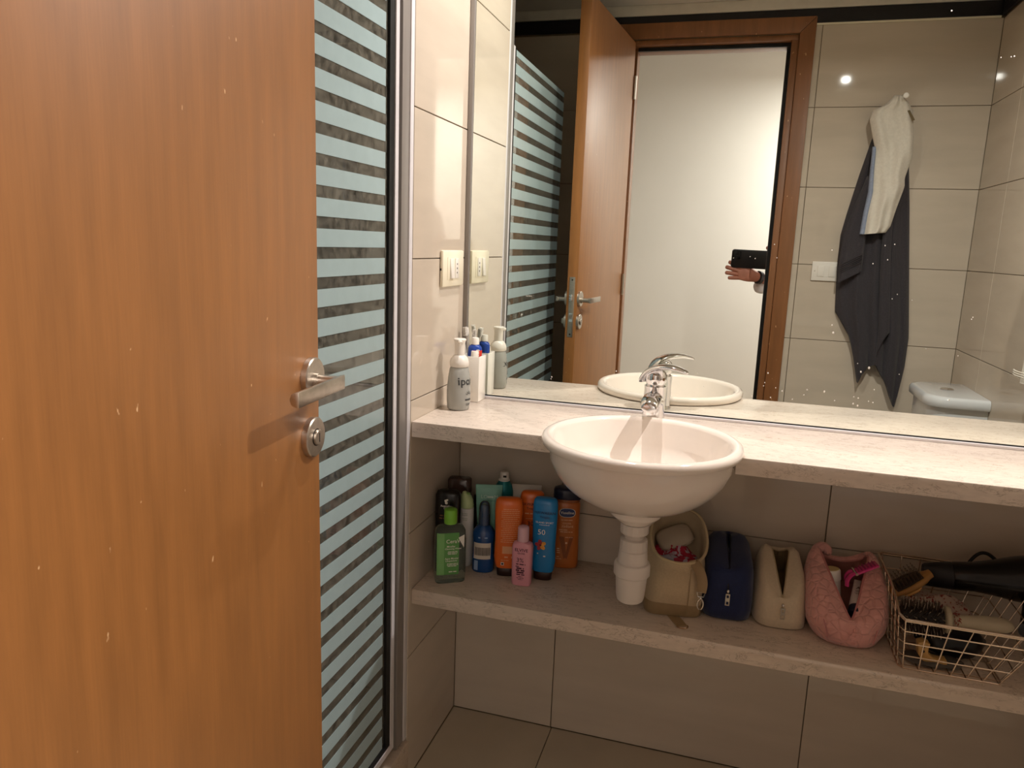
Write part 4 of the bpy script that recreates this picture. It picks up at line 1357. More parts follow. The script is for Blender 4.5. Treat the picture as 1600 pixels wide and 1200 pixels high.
# contents
RED = print_mat('red_print_cloth', '#b3243f', '#c9b6c4', 70, .50, .56)
t = thing('printed_cloth', 'crumpled red patterned cloth inside the beige canvas bag', 'cloth', (0.561, -0.140, HS + .082), .16, 'things in the canvas bag')
mb = MB()
rings = []
for i in range(9):
    q = i / 8
    rings.append([(.052 * math.cos(2 * PI * j / 28) * math.sqrt(1 - q * q * .98) * (1 + .06 * math.sin(5 * 2 * PI * j / 28)), .052 * math.sin(2 * PI * j / 28) * math.sqrt(1 - q * q * .98),
                   .036 * q + .030 * (math.sin(2 * PI * j / 28) * math.sqrt(1 - q * q * .98)) + .006 * math.sin(4 * 2 * PI * j / 28 + q * 5)) for j in range(28)])
mb.loft(rings).build('folds', RED, t, smooth=60)
t = thing('pouch', 'pale flat pouch lying on the red cloth in the canvas bag', 'pouch', (0.558, -0.110, HS + .136), 0, 'things in the canvas bag')
t.rotation_euler = (.75, -.28, .5)
MB().loft([sell(.036, .022, 3.5, -.006), sell(.041, .026, 3.5, -.003), sell(.042, .027, 3.5, .003), sell(.036, .022, 3.5, .009)]).build('pouch_body', mat('pale_pouch', '#b3a38f', rough=.45, var=.05), t, smooth=60)
MB().tube([(-.038, -.020, .004), (0, -.0265, .0045), (.038, -.020, .004)], .0016, 6).build('zip', mat('pale_zip', '#8c7e6d', rough=.5), t)
t = thing('patterned_scarf', 'grey and pink patterned scarf end at the front of the canvas bag opening', 'cloth', (0.552, -0.176, HS + .106), .16, 'things in the canvas bag')
MB().tube(smooth_path([(-.022, .004, -.004), (-.010, 0, .004), (.004, .002, .006), (.018, 0, .002), (.028, .004, -.004)], 4), [.004] + [.009] * 15 + [.004], 10, up=(0, 0, 1)).build('roll', print_mat('grey_print_cloth', '#a19aa6', '#a32f45', 60, .52, .58), t, smooth=60)

# ------------------------------------------------------------------ wire basket
WIRE = mat('rose_gold_wire', '#e2cdb8', rough=.25, metal=1, var=.05)
bk = thing('wire_basket', 'rose gold wire basket full of hair tools at the shelf end', 'basket', (0, 0, 0))
zb, zf, zr = HS + .0016, .584, .612


def base_pt(u, v):        # u 0..1 along x, v 0 front .. 1 back
    return Vector((lerp(1.003, 1.178, u), lerp(-.270, -.045, v), zb))


def rim_pt(u, v):
    x = lerp(.991, 1.238, u)
    y = lerp(-.282, -.018, v)
    zz = zf + (zr - zf) * min(1, max(0, v / .35)) ** .7
    return Vector((x, y, zz))


def mid(u, v, q):
    return base_pt(u, v).lerp(rim_pt(u, v), q)


def wire(pts, r=.00125, name='wire', n=6, closed=False):
    if closed:
        pts = list(pts) + [pts[0], pts[1]]
    return MB().tube(pts, r, n, cap=not closed).build(name, WIRE, bk)


def loop(fn, n=8):
    out = []
    for k in range(n):
        out.append(fn(lerp(.04, .96, k / (n - 1)), 0))
    for k in range(n):
        out.append(fn(1, lerp(.04, .96, k / (n - 1))))
    for k in range(n):
        out.append(fn(lerp(.96, .04, k / (n - 1)), 1))
    for k in range(n):
        out.append(fn(0, lerp(.96, .04, k / (n - 1))))
    return out


wire(loop(rim_pt), .0022, 'rim', 8, True)
wire([p + Vector((0, 0, -.0035)) for p in loop(rim_pt)], .0013, 'rim_wire', 6, True)
for q in (.26, .52, .76):
    wire(loop(lambda u, v: mid(u, v, q)), name='ring_wire', closed=True)
wire(loop(base_pt), .0014, 'base_wire', 6, True)
for k in range(7):
    u = .04 + .155 * k
    wire([rim_pt(u, 0), base_pt(u, 0), base_pt(u, 1), rim_pt(u, 1)])
for k in range(7):
    v = .06 + .147 * k
    wire([rim_pt(0, v), base_pt(0, v), base_pt(1, v), rim_pt(1, v)])

# round brush
def axis_frame(p, d, up=(0, 0, 1)):
    d = Vector(d).normalized()
    x = Vector(up).cross(d)
    x.normalize()
    y = d.cross(x)
    return Matrix(((x.x, y.x, d.x, p[0]), (x.y, y.y, d.y, p[1]), (x.z, y.z, d.z, p[2]), (0, 0, 0, 1)))


HG = 'hair tools in the wire basket'
t = thing('round_brush', 'round bristle hairbrush with cream handle lying in the wire basket', 'hairbrush', (0, 0, 0), group=HG)
t.matrix_world = axis_frame((1.006, -.213, .5615), (.19, -.002, .0115))
CRH = mat('cream_handle', '#b5aa92', rough=.35, var=.05)
MB().lathe([(.016, 0), (.0185, .002), (.0185, .074), (.014, .076)], 24).build('barrel', mat('brush_barrel', '#1c130d', rough=.5), t)
mb = MB()
for i in range(17):
    for j in range(15):
        a = 2 * PI * (j + .5 * (i % 2)) / 15
        z = .004 + i * .0042
        d = Vector((math.cos(a), math.sin(a), random.uniform(-.1, .1)))
        p = Vector((.0165 * math.cos(a), .0165 * math.sin(a), z))
        mb.tube([p, p + d * random.uniform(.014, .018)], [.0010, .0007], 4)
mb.build('bristles', mat('boar_bristle', '#33241a', rough=.6, var=.2, scale=200), t, kind='stuff')
mb = MB()
for i in range(9):
    for j in range(9):
        a = 2 * PI * (j + .5 * (i % 2)) / 9
        d = Vector((math.cos(a), math.sin(a), 0))
        p = Vector((0, 0, .006 + i * .008)) + d * .017
        mb.tube([p, p + d * .0205], .0006, 4)
        mb.sphere(tuple(p + d * .0205), .0010, 6, 4)
mb.build('pins', mat('pale_pins', '#a99c8c', rough=.4), t, kind='stuff')
MB().lathe([(.018, .076), (.0245, .0775), (.0262, .082), (.0235, .087), (.012, .0895), (.0105, .094), (.0118, .110), (.0128, .130)], 32, cap1=True).build('collar', CRH, t, smooth=60)
MB().loft([sell(a, b, 2, z) for z, a, b in ((.1285, .0130, .0130), (.145, .0160, .0140), (.165, .0190, .0140), (.180, .0190, .0120), (.190, .014, .0085), (.194, .006, .003))]).build('handle', CRH, t, smooth=60)
mb = MB()
for i in range(70):
    a = random.uniform(0, 2 * PI)
    z = random.uniform(.092, .103)
    r = .0116
    p = Vector((r * math.cos(a), r * math.sin(a), z))
    mb.tube([p, p + Vector((math.cos(a + 1), math.sin(a + 1), random.uniform(-.4, .4))) * .004], .0006, 4)
mb.build('red_thread', mat('red_thread', '#8e2f25', rough=.8), t, kind='stuff')

# wooden paddle brush
t = thing('paddle_brush', 'wooden pin hairbrush sticking up in the wire basket corner', 'hairbrush', (0, 0, 0), group=HG)
PM = axis_frame((1.000, -.150, .578), (.068, .018, .044), (-.35, -.15, .9))
t.matrix_world = PM
BW = mat('light_wood', '#a3763f', rough=.45, var=.12, scale=30, stretch=(8, 8, 1))
MB().loft([sell(a, b, 2.4, z, cy=0) for z, a, b in ((-.002, .008, .004), (.002, .016, .007), (.02, .022, .0085), (.045, .0235, .009), (.066, .019, .0085), (.078, .012, .0075), (.086, .0095, .007))]).build('head', BW, t, smooth=60)
MB().loft([sell(.016, .0045, 2.2, .018, cy=-.010), sell(.019, .006, 2.2, .026, cy=-.011), sell(.019, .006, 2.2, .046, cy=-.011), sell(.015, .0045, 2.2, .054, cy=-.010)]).build('back_knob', mat('pale_wood', '#cf9a58', rough=.4, var=.08), t, smooth=60)
MB().loft([sell(.019, .003, 2.2, .008, cy=.0085), sell(.020, .004, 2.2, .036, cy=.0095), sell(.015, .003, 2.2, .066, cy=.0085)]).build('cushion', mat('dark_cushion', '#2a1d14', rough=.7), t, smooth=60)
mb = MB()
for i in range(8):
    for j in range(5):
        x, z = (j - 2) * .0078, .010 + i * .0075
        mb.tube([(x, .010, z), (x * 1.05, .029, z)], .0006, 4)
        mb.sphere((x * 1.05, .0295, z), .0013, 6, 4)
mb.build('pins', mat('brush_pins', '#5c4a38', rough=.4, metal=.4), t, kind='stuff')

# speckled cloth pouch
t = thing('cloth_pouch', 'crumpled pale cloth with red speckles in the wire basket', 'cloth', (1.083, -.148, .552), .1, HG)
mb = MB()
rings = []
for i in range(9):
    q = -1 + 2 * i / 8
    k = math.sqrt(max(0.01, 1 - abs(q) ** 2.6))
    rings.append([(.066 * q + .004 * math.sin(3 * a), .034 * k * math.cos(a) + .004 * math.sin(4 * a + i), .033 * k * math.sin(a) + .006 * math.sin(5 * a + i * 1.3) * k) for a in [2 * PI * j / 24 for j in range(24)]])
mb.loft(rings).build('folds', print_mat('speckled_cloth', '#a89488', '#7d2c26', 160, .56, .62), t, smooth=45)

# hair dryer
DRY = mat('black_gloss', '#0c0b0c', rough=.22, var=.1)
DRM = mat('black_matte', '#1a181b', rough=.5, var=.1)
t = thing('hair_dryer', 'black hair dryer with a dark red ring lying across the wire basket', 'hair dryer', (0, 0, 0), group=HG)
t.matrix_world = axis_frame((1.070, -.088, .603), (.19, -.006, .022))
MB().loft([sell(a, b, 2.3, z) for z, a, b in ((-.004, .011, .021), (0, .013, .024), (.022, .019, .026), (.046, .0265, .0275), (.05, .027, .028))]).build('nozzle', DRM, t, smooth=50)
MB().lathe([(.027, .0502), (.0285, .052), (.030, .09), (.036, .125), (.044, .158), (.0475, .180)], 36).build('barrel', DRY, t, smooth=50)
MB().lathe([(.0478, .1802), (.0488, .182), (.0488, .186), (.0480, .188)], 36).build('ring', mat('dark_red_ring', '#8a2a2c', rough=.3), t)
MB().lathe([(.0476, .1885), (.0470, .215), (.040, .235), (.030, .238)], 36).build('motor_end', DRY, t, smooth=50)
MB().tube(smooth_path([(-.02, -.030, .190), (-.045, -.055, .180), (-.075, -.070, .168), (-.10, -.062, .160)], 4), [.017] * 13, 16, flat=.8).build('grip', DRY, t, smooth=60)
tag(MB().tube(smooth_path([(1.150, -.055, .600), (1.162, -.050, .632), (1.180, -.046, .650), (1.200, -.046, .646), (1.222, -.050, .620), (1.235, -.045, .560)], 6), .0036, 8).build('dryer_cord_loop', RUBBER, None),
    'loop of black cable standing up behind the hair dryer', 'cable')
tag(MB().tube(smooth_path([(1.262, -.29, .4835), (1.262, -.302, .480), (1.262, -.310, .462), (1.258, -.312, .42), (1.247, -.306, .385), (1.222, -.300, .33), (1.185, -.295, .275), (1.13, -.29, .22), (1.09, -.28, .12), (1.11, -.26, .02), (1.2, -.23, .0046), (1.32, -.2, .0046)], 8), .0042, 8).build('power_cable', RUBBER, None),
    'thick black cable hanging from the shelf down to the floor', 'cable')

# small things low in the basket
t = thing('claw_clip', 'pale tan claw hair clip lying low in the wire basket', 'hair clip', (1.036, -.236, HS + .006), .05, HG)
TANP = mat('tan_plastic', '#c9a062', rough=.3, var=.08)
mb = MB()
pts = [(0, .040), (.010, .044), (.022, .040), (.020, .030), (.020, .020), (.030, .012), (.045, .010), (.054, .012), (.056, .002), (.036, -.002), (.012, .004), (.003, .016)]
mb.loft([[(x, -.010, z) for x, z in pts], [(x, .010, z) for x, z in pts]]).build('shell', TANP, t, bevel=.002)
for q in ((.010, .033), (.011, .024)):
    MB().lathe([(.0026, 0), (.0026, .0006)], 12, axis='y').xf(Matrix.Translation((q[0], -.0101, q[1]))).build('opening', DARKP, t)
t = thing('grey_cloth', 'grey folded cloth on the bottom of the wire basket', 'cloth', (1.070, -.226, HS + .003), .08, HG)
mb = MB()
rings = []
for i in range(9):
    q = -1 + i / 4
    k = math.sqrt(max(.02, 1 - abs(q) ** 3))
    rings.append([(.055 * q, .030 * k * math.cos(a), max(.0012, .004 + .004 * k * math.sin(a) + .0015 * math.sin(3 * a + 2 * i))) for a in [2 * PI * j / 20 for j in range(20)]])
mb.loft(rings).build('folds', mat('grey_cloth', '#5d5852', rough=.9, var=.15), t, smooth=50)
t = thing('black_pouch', 'shiny black pouch under the brushes in the wire basket', 'pouch', (1.105, -.180, HS + .036), .1, HG)
mb = MB()
rings = []
for i in range(9):
    q = -1 + i / 4
    k = math.sqrt(max(.02, 1 - abs(q) ** 2.5))
    rings.append([(.066 * q, .046 * k * math.cos(a) + .004 * math.sin(2 * i), .031 * k * math.sin(a) + .004 * math.sin(3 * a + i) * k) for a in [2 * PI * j / 20 for j in range(20)]])
mb.loft(rings).build('pouch_body', mat('black_vinyl', '#0f0f12', rough=.3, var=.2), t, smooth=60)

# ================================================================== towels on the doorway wall
def drape(name, Ltab, Rtab, ztop, bot, y_back, thick, fold, m, parent, ns=40, nt=44, ztab=None):
    """hanging cloth: left and right edges x(z), lower hem bot(s), bulging folds towards the room"""
    front, back = [], []
    for i in range(nt + 1):
        rf, rb = [], []
        for j in range(ns + 1):
            s_ = j / ns
            zb_ = bot(s_)
            z = lerp(ztop, zb_, i / nt)
            xl, xr = interp(Ltab, -z)[0], interp(Rtab, -z)[0]
            x = lerp(xl, xr, s_)
            e = (1 - abs(2 * s_ - 1) ** 4) * min(1, i / 3 + .2)
            y = y_back + .006 + (thick * (.35 + .65 * fold(s_, i / nt))) * e + .002
            rf.append((x, y, z))
            rb.append((x, y_back + .001 + .3 * (y - y_back - .006) * .4, z))
        front.append(rf)
        back.append(rb)
    n = ns + 1
    vs = [p for r in front for p in r] + [p for r in back for p in r]
    o = (nt + 1) * n
    fs = []
    for i in range(nt):
        for j in range(ns):
            a = i * n + j
            fs.append((a, a + 1, a + n + 1, a + n))
            fs.append((o + a + 1, o + a, o + a + n, o + a + n + 1))
    for i in range(nt):
        for j in (0, ns):
            a = i * n + j
            fs.append((a, a + n, o + a + n, o + a))
    for j in range(ns):
        for i in (0, nt):
            a = i * n + j
            fs.append((a, a + 1, o + a + 1, o + a))
    return MB().add(vs, fs).build(name, m, parent, smooth=80)


def tab(pts):
    return sorted([(-z, x) for x, z in pts])


YW = -LR
hk = thing('wall_hook', 'small round white hook on the tiled wall holding the towels', 'hook', (1.168, YW, 1.828))
MB().lathe([(.016, .0003), (.016, .004), (.006, .006), (.006, .110)], 20, axis='y').xf(Matrix.Diagonal((1, -1, 1, 1))).build('stem', CHROME, hk)
MB().lathe([(.0065, .106), (.0095, .108), (.010, .112), (.008, .114), (.001, .1145)], 20, axis='y').xf(Matrix.Diagonal((1, -1, 1, 1))).build('knob', WPLAST, hk)

GREYT = mat('charcoal_terry', '#39353a', rough=.95, var=.15, scale=200, bump=.5, bscale=700, sheen=.15)
tw = thing('bath_towel', 'long charcoal grey bath towel hanging from the wall hook', 'towel', (0, 0, 0))
LT = tab([(1.118, 1.815), (1.085, 1.685), (1.057, 1.559), (1.0276, 1.409), (1.0147, 1.33), (1.0149, 1.2), (1.026, 1.034), (1.06, .90), (1.085, .75), (1.09, .60)])
RT = tab([(1.185, 1.815), (1.222, 1.618), (1.245, 1.45), (1.2613, 1.307), (1.283, 1.12), (1.303, .945), (1.302, .79), (1.30, .60)])
HEM = [(0, 1.03), (.14, .94), (.20, .84), (.235, .755), (.30, .79), (.42, .825), (.52, .835), (.60, .80), (.70, .765), (.80, .71), (.90, .665), (.95, .74), (1, .83)]


def tfold(s_, t):
    a = (.5 + .5 * math.sin(2 * PI * (4.2 * s_ + .10 * math.sin(3 * t)))) ** .6
    b = .5 + .5 * math.sin(2 * PI * (9 * s_ + .3) + 4 * t)
    return .2 + .65 * a * (.4 + .6 * t) + .15 * b


drape('sheet', LT, RT, 1.812, lambda s_: interp(HEM, s_)[0], YW + .001, .046, tfold, GREYT, tw, ns=72)
fl = drape('front_fold', tab([(1.082, 1.56), (1.05, 1.45), (1.020, 1.33), (1.0155, 1.24), (1.0185, 1.14)]), tab([(1.105, 1.56), (1.100, 1.42), (1.0985, 1.30), (1.097, 1.18), (1.09, 1.12)]), 1.55,
           lambda s_: 1.145 + .048 * s_, YW + .050, .010, lambda s_, t: .5 + .4 * math.sin(7 * s_), GREYT, tw, 16, 24)
mb = MB()
for k in range(5):
    z = 1.185 + k * .0075
    xs = [lerp(1.021, 1.093, q / 8) for q in range(9)]
    mb.tube([(x, YW + .067 + .001 * math.sin(7 * (x - 1.02) / .07), z + .6 * (x - 1.02)) for x in xs], .0016, 5)
mb.build('woven_border', mat('charcoal_weave', '#3b3539', rough=.8, var=.1), fl)
drape('front_fold', tab([(1.155, 1.40), (1.161, 1.255), (1.172, 1.10), (1.186, .95), (1.187, .86)]), tab([(1.185, 1.40), (1.194, 1.256), (1.210, 1.10), (1.2245, .964), (1.215, .86)]), 1.40,
      lambda s_: lerp(.862, .966, s_ ** .6), YW + .048, .010, lambda s_, t: .5 + .4 * math.sin(5 * s_), GREYT, tw, 12, 24)

WT = mat('white_terry', '#d9d2c6', rough=.95, var=.05, scale=120, bump=.4, bscale=600, sheen=.2)
ht = thing('hair_towel', 'white hair wrap towel hung over the charcoal towel', 'towel', (0, 0, 0))
WL = tab([(1.138, 1.838), (1.107, 1.802), (1.070, 1.785), (1.0627, 1.752), (1.078, 1.696), (1.0936, 1.645), (1.0952, 1.567), (1.099, 1.489), (1.0884, 1.41), (1.0847, 1.332)])
WR = tab([(1.163, 1.838), (1.182, 1.816), (1.205, 1.781), (1.218, 1.695), (1.2224, 1.619), (1.206, 1.5425), (1.209, 1.512), (1.190, 1.428), (1.178, 1.365), (1.160, 1.335)])


def wfold(s_, t):
    return .45 + .30 * math.sin(7 * s_ + 5 * t) + .18 * math.sin(17 * s_ - 9 * t + 1) + .10 * math.sin(23 * t + 6 * s_)


drape('wrap', WL, WR, 1.836, lambda s_: lerp(1.333, 1.342, s_), YW + .060, .034, wfold, WT, ht, ns=36, nt=60)
MB().loft([[(1.1816, y, 1.7784), (1.1896, y, 1.7800), (1.2105, y, 1.7456), (1.2027, y, 1.7416)] for y in (YW + .0905, YW + .0925)]).build('button_loop', mat('brown_tag', '#6a5a3c', rough=.7), ht)
drape('lining_edge', tab([(1.083, 1.66), (1.084, 1.567), (1.086, 1.489), (1.078, 1.41), (1.074, 1.332)]), tab([(1.096, 1.66), (1.098, 1.567), (1.104, 1.489), (1.096, 1.41), (1.092, 1.332)]), 1.655,
      lambda s_: 1.334, YW + .062, .012, lambda s_, t: .5, mat('pale_blue_terry', '#8d97ad', rough=.95, var=.08, scale=150, bump=.4, bscale=600), ht, 6, 30)

# white hand towel on the side wall
rg_ = thing('towel_ring', 'chrome towel ring on the side wall', 'towel ring', (W, -0.56, 1.33))
MB().lathe([(.022, -.0003), (.022, -.006), (.008, -.008), (.008, -.045)], 20, axis='x').build('rosette', CHROME, rg_)
MB().tube([(-.045, .075 * math.sin(a), -.075 + .075 * math.cos(a)) for a in [2 * PI * j / 24 for j in range(25)]], .004, 8).build('ring', CHROME, rg_)
hw = thing('hand_towel', 'white hand towel hanging on the side wall at the picture edge', 'towel', (0, 0, 0))
o = drape('cloth', tab([(-.62, 1.27), (-.66, 1.1), (-.685, .90)]), tab([(-.50, 1.27), (-.45, 1.1), (-.42, .90)]), 1.265, lambda s_: .917 + .01 * s_, 0, .030, lambda s_, t: .5 + .4 * math.sin(12 * s_), WT, hw, 30, 30)
# the drape is built facing +y; turn it so that it faces -x off the side wall
o.matrix_local = Matrix(((0, -1, 0, W - .020), (1, 0, 0, 0), (0, 0, 1, 0), (0, 0, 0, 1)))
mb = MB()
for k in range(3):
    mb.tube([(W - .060 - .004 * math.sin(12 * q / 10), lerp(-.672, -.43, q / 10), .940 + .006 * k) for q in range(11)], .0018, 5)
mb.build('woven_border', WT, hw)

# ------------------------------------------------------------------ toilet by the side wall
to = thing('toilet', 'white toilet with a round cornered cistern lid against the side wall', 'toilet', (W - .001, -1.182, 0))


def dshape(x0, hw_, r, z, n=10):
    """flat at the wall (x = 0), rounded corners at the front (x = -x0)"""
    pts = [(0, -hw_, z)]
    for k in range(n + 1):
        a = -PI / 2 - (PI / 2) * k / n
        pts.append((-x0 + r + r * math.cos(a), -hw_ + r + r * math.sin(a), z))
    for k in range(n + 1):
        a = PI - (PI / 2) * k / n
        pts.append((-x0 + r + r * math.cos(a), hw_ - r + r * math.sin(a), z))
    pts.append((0, hw_, z))
    return pts


MB().loft([dshape(.150, .150, .06, .40), dshape(.168, .160, .065, .55), dshape(.172, .163, .07, .762)]).build('cistern', CERAMICW, to, smooth=50)
MB().loft([dshape(.184, .174, .075, .764), dshape(.188, .178, .078, .768), dshape(.188, .178, .078, .790), dshape(.182, .172, .074, .798), dshape(.170, .160, .068, .800)]).build('cistern_lid', CERAMICW, to, smooth=50)
MB().lathe([(.022, .8003), (.022, .803), (.019, .805), (.001, .805)], 24, (-.09, 0, 0)).build('flush_button', CHROME, to)
rings = []
for z, l, hw_ in ((0, .20, .10), (.01, .21, .105), (.15, .20, .10), (.28, .28, .15), (.38, .33, .178), (.395, .33, .18)):
    rings.append([(-.15 - l * .55 + (l * .95) * math.cos(a) * (.8 if math.cos(a) > 0 else 1), hw_ * math.sin(a), z) for a in [2 * PI * j / 32 for j in range(32)]])
MB().loft(rings).build('bowl', CERAMICW, to, smooth=60)
MB().loft([[(x, y * 1.02, z) for x, y, _ in rings[-1]] for z in (.3955, .415)]).build('seat', CERAMICW, to, bevel=.006)
MB().loft([[(x, y * 1.02, z) for x, y, _ in rings[-1]] for z in (.4155, .432)]).build('seat_lid', CERAMICW, to, bevel=.006)

# ================================================================== phone and the person holding it
PB = mat('phone_black', '#131316', rough=.35, var=.05)
fl3 = Vector((Fv.x, Fv.y, Fv.z))
ph = thing('phone', 'black smartphone held sideways in the doorway, seen in the mirror', 'phone', (0, 0, 0))
# phone axes: along its length, its height, and out of its back
ax_y = Vector((-.10, .99, -.03)).normalized()
ax_x = Vector((1, .10, -.018)).normalized()
ax_x = (ax_x - ax_y * ax_x.dot(ax_y)).normalized()
ax_z = ax_x.cross(ax_y)
base = CAM - ax_y * .0045
ph.matrix_world = Matrix(((ax_x.x, ax_y.x, ax_z.x, base.x), (ax_x.y, ax_y.y, ax_z.y, base.y), (ax_x.z, ax_y.z, ax_z.z, base.z), (0, 0, 0, 1)))


def rrect(x0, x1, z0, z1, r, y, n=6):
    out = []
    for cx_, cz_, a0 in ((x1 - r, z1 - r, 0), (x0 + r, z1 - r, PI / 2), (x0 + r, z0 + r, PI), (x1 - r, z0 + r, 3 * PI / 2)):
        for k in range(n + 1):
            a = a0 + PI / 2 * k / n
            out.append((cx_ + r * math.cos(a), y, cz_ + r * math.sin(a)))
    return out


MB().loft([rrect(-.033, .131, -.069, .011, .010, y) for y in (-.0085, 0)]).build('case', PB, ph, bevel=.0012)
MB().loft([rrect(-.030, .128, -.066, .008, .009, y) for y in (-.0092, -.0087)]).build('screen', mat('dark_screen', '#20242c', rough=.1), ph)
bumpp = MB().loft([rrect(-.0305, .0065, -.0325, .0075, .009, y) for y in (.0002, .0022)]).build('camera_bump', mat('phone_glass', '#0a0a0c', rough=.12), ph, bevel=.0006)
for lx, lz in ((-.016, -.010), (-.016, -.024)):
    MB().lathe([(.0062, .0023), (.0062, .0034), (.005, .0036), (.001, .0036)], 20, axis='y').xf(Matrix.Diagonal((1, -1, 1, 1))).xf(Matrix.Translation((lx, 0, lz))).build('lens', mat('lens_glass', '#050508', rough=.05), bumpp)
MB().lathe([(.0022, .0023), (.0022, .0026), (.0005, .0026)], 12, axis='y').xf(Matrix.Diagonal((1, -1, 1, 1))).xf(Matrix.Translation((-.024, 0, -.0275))).build('flash', mat('flash_lens', '#e8e6da', rough=.2), bumpp)

SKIN = mat('skin', '#a9705c', rough=.5, var=.10, scale=60, sss=.05, bump=.1, bscale=300)


def skin_body(name, pts, edges, m, parent, root=0, sub=2):
    """pts: (x, y, z, radius); one continuous surface grown over the joints"""
    me = bpy.data.meshes.new(name)
    me.from_pydata([p[:3] for p in pts], edges, [])
    o = link(name, me, parent)
    md = o.modifiers.new('skin', 'SKIN')
    for i, sv in enumerate(me.skin_vertices[0].data):
        r = pts[i][3]
        sv.radius = r if isinstance(r, tuple) else (r, r)
        sv.use_root = (i == root)
    s2 = o.modifiers.new('sub', 'SUBSURF')
    s2.levels = s2.render_levels = sub
    me.materials.append(m)
    for p in me.polygons:
        p.use_smooth = True
    md.use_smooth_shade = True
    return o


pe = thing('person', 'person in a white shirt holding the phone with both hands, seen in the mirror', 'person', (0, 0, 0))
P = []
E = []


def pnt(x, y, z, r, to=None):
    P.append((x, y, z, r))
    if to is not None:
        E.append((to, len(P) - 1))
    return len(P) - 1


# trunk, head and legs stand in the hallway to the side of the doorway
pel = pnt(1.17, -2.24, .92, (.15, .11))
bel = pnt(1.17, -2.24, 1.08, (.14, .10), pel)
chs = pnt(1.16, -2.23, 1.27, (.155, .105), bel)
nck0 = pnt(1.15, -2.22, 1.43, (.075, .065), chs)
nck1 = pnt(1.145, -2.205, 1.50, .052, nck0)
jaw = pnt(1.14, -2.185, 1.565, (.066, .074), nck1)
crn = pnt(1.138, -2.188, 1.655, (.078, .092), jaw)
top = pnt(1.138, -2.192, 1.715, (.050, .060), crn)
legs = []
for sx_, sy_ in ((-.09, .01), (.09, -.01)):
    h = pnt(1.17 + sx_, -2.24 + sy_, .84, .085, pel)
    k = pnt(1.17 + sx_ * 1.1, -2.235 + sy_, .48, .055, h)
    a = pnt(1.17 + sx_ * 1.15, -2.25 + sy_, .09, .038, k)
    f = pnt(1.17 + sx_ * 1.1 - .02, -2.16 + sy_, .040, (.036, .028), a)
    legs.append((h, k, a))
# left arm: elbow down, forearm forward to the wrist below the phone
ls = pnt(1.00, -2.17, 1.375, .062, chs)
le = pnt(.905, -2.00, 1.135, .044, ls)
lw2 = pnt(.800, -1.845, 1.125, .032, le)
lw = pnt(.742, -1.778, 1.140, (.026, .020), lw2)
lp = pnt(.705, -1.771, 1.149, (.014, .030), lw)
lp2 = pnt(.672, -1.770, 1.154, (.012, .034), lp)
FING = [  # knuckle, middle joint, tip
    ((.650, -1.7735, 1.181), (.618, -1.7745, 1.198), (.597, -1.7735, 1.207), .0078),
    ((.645, -1.7715, 1.167), (.612, -1.7715, 1.177), (.585, -1.7675, 1.1835), .0080),
    ((.646, -1.7695, 1.152), (.612, -1.7685, 1.156), (.586, -1.7635, 1.158), .0078),
    ((.652, -1.7675, 1.138), (.622, -1.7665, 1.136), (.600, -1.7625, 1.135), .0072)]
for kn, mdj, tip, r in FING:
    a = pnt(*kn, r * 1.45, lp2)
    b = pnt(*mdj, r * 1.3, a)
    c = pnt(*tip, r * 1.15, b)
t0 = pnt(.695, -1.778, 1.176, .011, lp)
t1_ = pnt(.680, -1.782, 1.196, .0095, t0)
pnt(.668, -1.783, 1.214, .008, t1_)
# right arm: hand closes over the far end of the phone
rs = pnt(1.31, -2.12, 1.375, .062, chs)
re_ = pnt(1.16, -1.92, 1.165, .044, rs)
rw2 = pnt(.965, -1.835, 1.185, .032, re_)
rw = pnt(.885, -1.795, 1.200, (.026, .020), rw2)
rp = pnt(.835, -1.782, 1.212, (.015, .030), rw)
rp2 = pnt(.812, -1.779, 1.220, (.013, .030), rp)
for (kn, mdj, tip, r) in [((.795, -1.776, 1.262), (.772, -1.772, 1.2725), (.750, -1.765, 1.2715), .0080),
                          ((.800, -1.764, 1.236), (.785, -1.748, 1.240), (.768, -1.7455, 1.240), .0080),
                          ((.800, -1.764, 1.217), (.787, -1.748, 1.219), (.770, -1.7455, 1.218), .0078),
                          ((.804, -1.766, 1.199), (.793, -1.750, 1.199), (.778, -1.7465, 1.198), .0072)]:
    a = pnt(*kn, r * 1.45, rp2)
    b = pnt(*mdj, r * 1.3, a)
    pnt(*tip, r * 1.15, b)
t0 = pnt(.820, -1.792, 1.190, .011, rp)
t1_ = pnt(.800, -1.793, 1.188, .0095, t0)
pnt(.780, -1.789, 1.192, .0085, t1_)
skin_body('body', P, E, SKIN, pe)

# clothes
SH = mat('white_shirt', '#d8d6da', rough=.85, var=.04, scale=40, bump=.3, bscale=60)
P2, E2 = [], []


def q2(x, y, z, r, to=None):
    P2.append((x, y, z, r))
    if to is not None:
        E2.append((to, len(P2) - 1))
    return len(P2) - 1


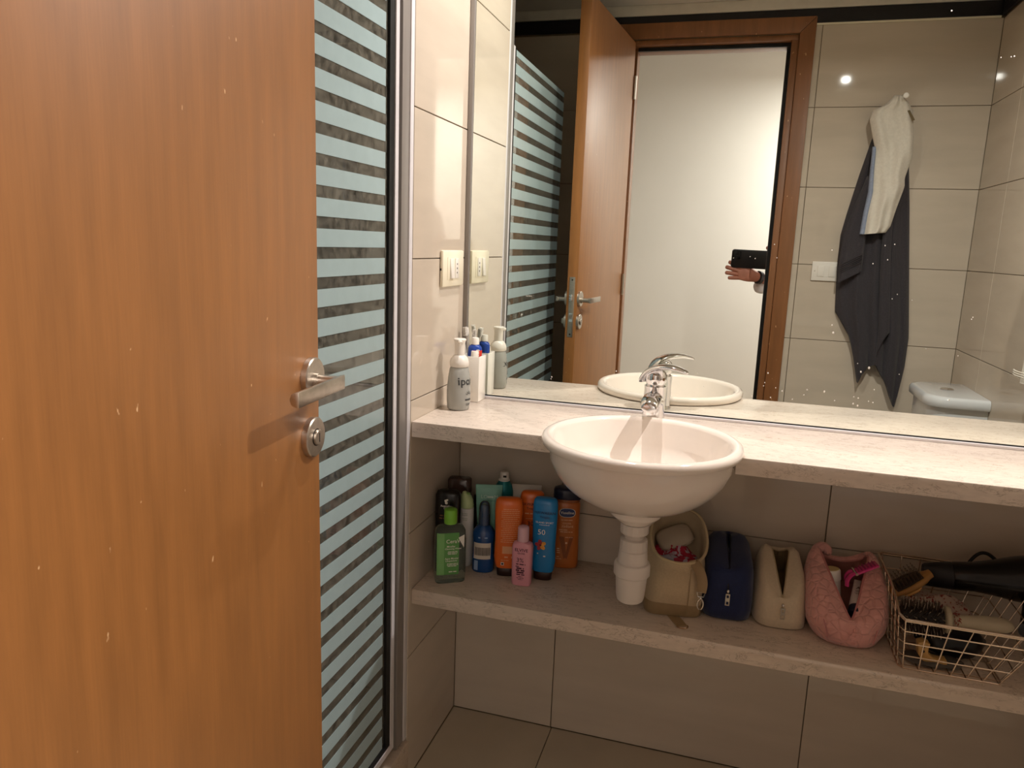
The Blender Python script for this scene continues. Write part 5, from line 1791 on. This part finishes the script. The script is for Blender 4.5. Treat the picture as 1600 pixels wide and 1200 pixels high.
a0 = q2(1.17, -2.24, .90, (.17, .13))
a1 = q2(1.17, -2.24, 1.08, (.162, .122), a0)
a2 = q2(1.16, -2.23, 1.27, (.176, .126), a1)
a3 = q2(1.15, -2.22, 1.42, (.090, .080), a2)
l1 = q2(1.00, -2.17, 1.375, .078, a2)
l2 = q2(.905, -2.00, 1.130, .060, l1)
l3 = q2(.800, -1.850, 1.112, .046, l2)
l4 = q2(.715, -1.812, 1.094, .028, l3)
r1 = q2(1.31, -2.12, 1.375, .078, a2)
r2_ = q2(1.16, -1.92, 1.160, .060, r1)
r3 = q2(.965, -1.838, 1.178, .046, r2_)
r4 = q2(.915, -1.810, 1.190, .040, r3)
skin_body('shirt', P2, E2, SH, pe)
P3 = [(1.17, -2.24, .93, (.165, .125)), (1.08, -2.23, .83, .100), (1.071, -2.225, .48, .070), (1.066, -2.24, .10, .055), (1.26, -2.25, .83, .100), (1.269, -2.245, .48, .070), (1.274, -2.26, .10, .055)]
skin_body('trousers', P3, [(0, 1), (1, 2), (2, 3), (0, 4), (4, 5), (5, 6)], mat('dark_trousers', '#2c3140', rough=.9), pe)
hair = MB().sphere((1.138, -2.205, 1.672), .096, 24, 16, (.92, 1.05, .95))
hair.build('hair', mat('dark_hair', '#231a14', rough=.7, var=.2, scale=80), pe, smooth=80)
for sx_ in (-.028, .028):
    MB().sphere((1.135 + sx_, -2.110, 1.612), .010, 12, 8).build('eye', mat('eye_white', '#d8d2c8', rough=.2), pe)
MB().sphere((1.132, -2.108, 1.588), .013, 12, 8, (.8, 1.1, 1.3)).build('nose', SKIN, pe)
MB().sphere((1.132, -2.112, 1.558), .012, 12, 8, (1.7, .6, .5)).build('mouth', mat('lips', '#8e4a42', rough=.5), pe)
# dark wrist band
wb = Vector((.733, -1.7765, 1.142))
wd = Vector((-.058, .067, .015)).normalized()
s1_ = wd.cross(Vector((0, 0, 1))).normalized()
s2_ = s1_.cross(wd)
mb = MB()
rings = []
for k, off in enumerate((-.009, -.009, .009, .009)):
    rr_ = 1.0 if k in (1, 2) else .9
    rings.append([wb + wd * off + s1_ * (.0235 * rr_ * math.cos(2 * PI * j / 24)) + s2_ * (.0285 * rr_ * math.sin(2 * PI * j / 24)) for j in range(24)])
band = mb.loft(rings).build('wrist_band', mat('black_band_strap', '#17151c', rough=.4), pe)
